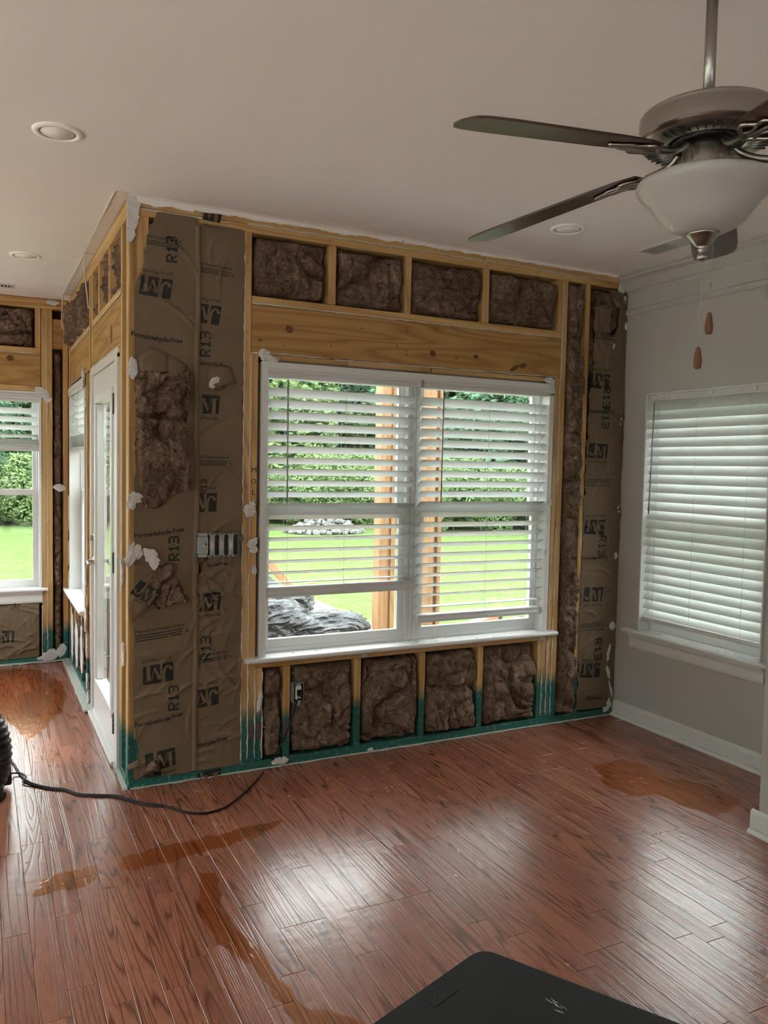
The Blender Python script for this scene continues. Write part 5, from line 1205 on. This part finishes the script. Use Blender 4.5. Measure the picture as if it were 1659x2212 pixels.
def bag(lb, x, y, sx, sy, sz, seed):
    bm = bmesh.new(); bmesh.ops.create_icosphere(bm, subdivisions=6, radius=1.0); P = np.array([tuple(v.co) for v in bm.verts])
    Q = P*np.array([1.2, 3.4, 2.0]); wv = np.stack([vnoise(P*2+seed, seed+6), vnoise(P*2+9, seed+7), vnoise(P*2+3, seed+8)], 1)*.6
    n = 1+.22*vnoise(P*1.5+seed, seed)+.13*(1-np.abs(vnoise(Q*1.3+wv+seed, seed+1)))**3+.07*(1-np.abs(vnoise(Q*2.9+wv*2+seed, seed+2)))**3
    for v_, k in zip(bm.verts, n):
        c = v_.co*float(k); v_.co = Vector((c.x*sx, c.y*sy, max(c.z, -.55)*sz))
    lo = min(v_.co.z for v_ in bm.verts)
    for v_ in bm.verts: v_.co.z -= lo
    o = tag(link('rubbish_bag', me_of(bm, smooth=True), M['bag']), lb, 'bag', 'black bags on the deck'); o.location = (x, y, -.149); return o
bag('glossy black plastic bag on the deck by the window corner', 2.03, 3.75, .38, .35, .22, 1); bag('low crumpled black plastic bag on the deck farther right', 2.48, 3.62, .42, .25, .13, 5); bag('black plastic bag behind the others at the deck edge of view', 2.30, 4.55, .40, .30, .21, 9); bag('small black bag standing at the left of the deck', 2.52, 5.55, .16, .16, .20, 12)
# ladder lying on the lawn
ld = thing('ladder', 'orange and white ladder lying on the lawn', 'ladder', (5.55, 5.15, LZ), R(-62))
for x in (0, .34): box('rail', x, x+.085, -2.2, .12, .0, .12, M['ladder'], ld, .01); box('rail_cover', x+.01, x+.075, -2.2, .10, .118, .124, M['ladder_white'], ld, 0); box('foot', x-.01, x+.095, .10, .22, .0, .13, M['black'], ld, .02)
for k in range(7): box('rung', .07, .36, -.2-k*.3, -.16-k*.3, .04, .08, M['ladder_white'], ld)
# rubble heap beyond the lawn
bm = bmesh.new(); r_ = random.Random(3); rp_ = at(700, 1140, 2, LZ)
for k in range(420):
    a = r_.uniform(0, 6.28); q = r_.random()**.5; m = Matrix.Translation((math.cos(a)*q*1.25, math.sin(a)*q*.9, max(0, (1-q)*.62)*r_.random()**.4+.04)) @ Matrix.Rotation(r_.uniform(0, 6), 4, (r_.random(), r_.random(), 1)) @ Matrix.Scale(r_.uniform(.6, 1.5), 4, (1, 0, 0))
    bmesh.ops.create_icosphere(bm, subdivisions=1, radius=r_.uniform(.05, .12), matrix=m)
rb = tag(link('rubble_heap', me_of(bm), M['stone']), 'pale heap of rubble stones at the lawn edge', 'rubble', kind='stuff'); rb.location = (9.0, 19.3, LZ)

def crown_me(rx, rz, n, leaf, seed):
    r_ = np.random.RandomState(seed); nb = 26; cen = []
    for k in range(nb):
        d = r_.normal(size=3); d /= np.linalg.norm(d); cen.append(d*r_.uniform(.25, .78)**.6)
    cen = np.array(cen); b = r_.randint(0, nb, n); d = r_.normal(size=(n, 3)); d /= np.linalg.norm(d, axis=1)[:, None]
    p = cen[b]+d*(r_.uniform(.72, 1.0, n)**.5*.36)[:, None]; p *= np.array([rx, rx, rz])
    a = r_.normal(size=(n, 3)); a[:, 2] *= .5; a /= np.linalg.norm(a, axis=1)[:, None]; c = np.cross(a, d+.3*r_.normal(size=(n, 3))); c /= (np.linalg.norm(c, axis=1)[:, None]+1e-9)
    s = leaf*r_.uniform(.6, 1.3, n)[:, None]; nn = np.cross(a, c)
    V = np.stack([p-a*s, p+c*s*.42+nn*s*.12, p+a*s, p-c*s*.42+nn*s*.12], 1).reshape(-1, 3); i4 = np.arange(n)*4
    F = np.concatenate([np.stack([i4, i4+1, i4+2], 1), np.stack([i4, i4+2, i4+3], 1)])
    return pyd(V, F)
CR = [crown_me(2.6, 4.2, 30000, .105, 1), crown_me(3.0, 3.4, 30000, .105, 2), crown_me(1.5, 1.25, 16000, .062, 3)]
trunk = lathe_me([(0, 0), (.20, 0), (.15, .6), (.12, 3.0), (.05, 5.5), (0, 5.6)], 10); trunk.materials.append(M['bark'])
stem = lathe_me([(0, 0), (.05, 0), (.03, .8), (0, .9)], 7); stem.materials.append(M['bark'])
for c, m in ((CR[0], 'leaf_a'), (CR[1], 'leaf_b'), (CR[2], 'leaf_b')): c.materials.append(M[m])
def tree(kind, x, y, s, rz):
    big = kind < 2
    t = thing('leafy_tree' if big else 'leafy_shrub', ('tall dark green tree beyond the lawn', 'broad yellow-green tree beyond the lawn', 'low bushy shrub along the lawn edge')[kind], 'tree' if big else 'shrub', (x, y, LZ), rz, group=('dark trees beyond the lawn', 'yellow-green trees beyond the lawn', 'shrubs along the lawn edge')[kind])
    c = bpy.data.objects.new('crown', CR[kind]); COL.objects.link(c); c.parent = t; c.location = (0, 0, (3.9, 3.3, 1.05)[kind]*s); c.scale = (s, s, s)
    k = bpy.data.objects.new('trunk', trunk if big else stem); COL.objects.link(k); k.parent = t; k.scale = (s, s, s)
r_ = random.Random(5)
for k in range(22):
    az = R(-9+72*k/21); dist = r_.uniform(30, 35); tree(k % 2, CAM.x+math.sin(az)*dist, CAM.y+math.cos(az)*dist, r_.uniform(1.0, 1.35), r_.uniform(0, 6))
for k in range(16):
    az = R(-6+66*k/15+r_.uniform(-1, 1)); dist = r_.uniform(36, 41); tree((k+1) % 2, CAM.x+math.sin(az)*dist, CAM.y+math.cos(az)*dist, r_.uniform(1.4, 1.8), r_.uniform(0, 6))
for k in range(26):
    az = R(-8+70*k/25+r_.uniform(-1, 1)); dist = r_.uniform(26.5, 29.5); tree(2, CAM.x+math.sin(az)*dist, CAM.y+math.cos(az)*dist, r_.uniform(.8, 1.3), r_.uniform(0, 6))
for k in range(9):  # unseen trees added on the left to screen low sky
    tree(k % 2, -27+r_.uniform(-1, 1), -17+k*3.6, r_.uniform(1.1, 1.4), r_.uniform(0, 6))
for k in range(9):  # trees added behind the camera, blocking sky light from the window wall
    tree(k % 2, -11+k*2.9, -15.5+r_.uniform(-1, 1), r_.uniform(1.5, 1.8), r_.uniform(0, 6))
bpy.context.view_layer.update()
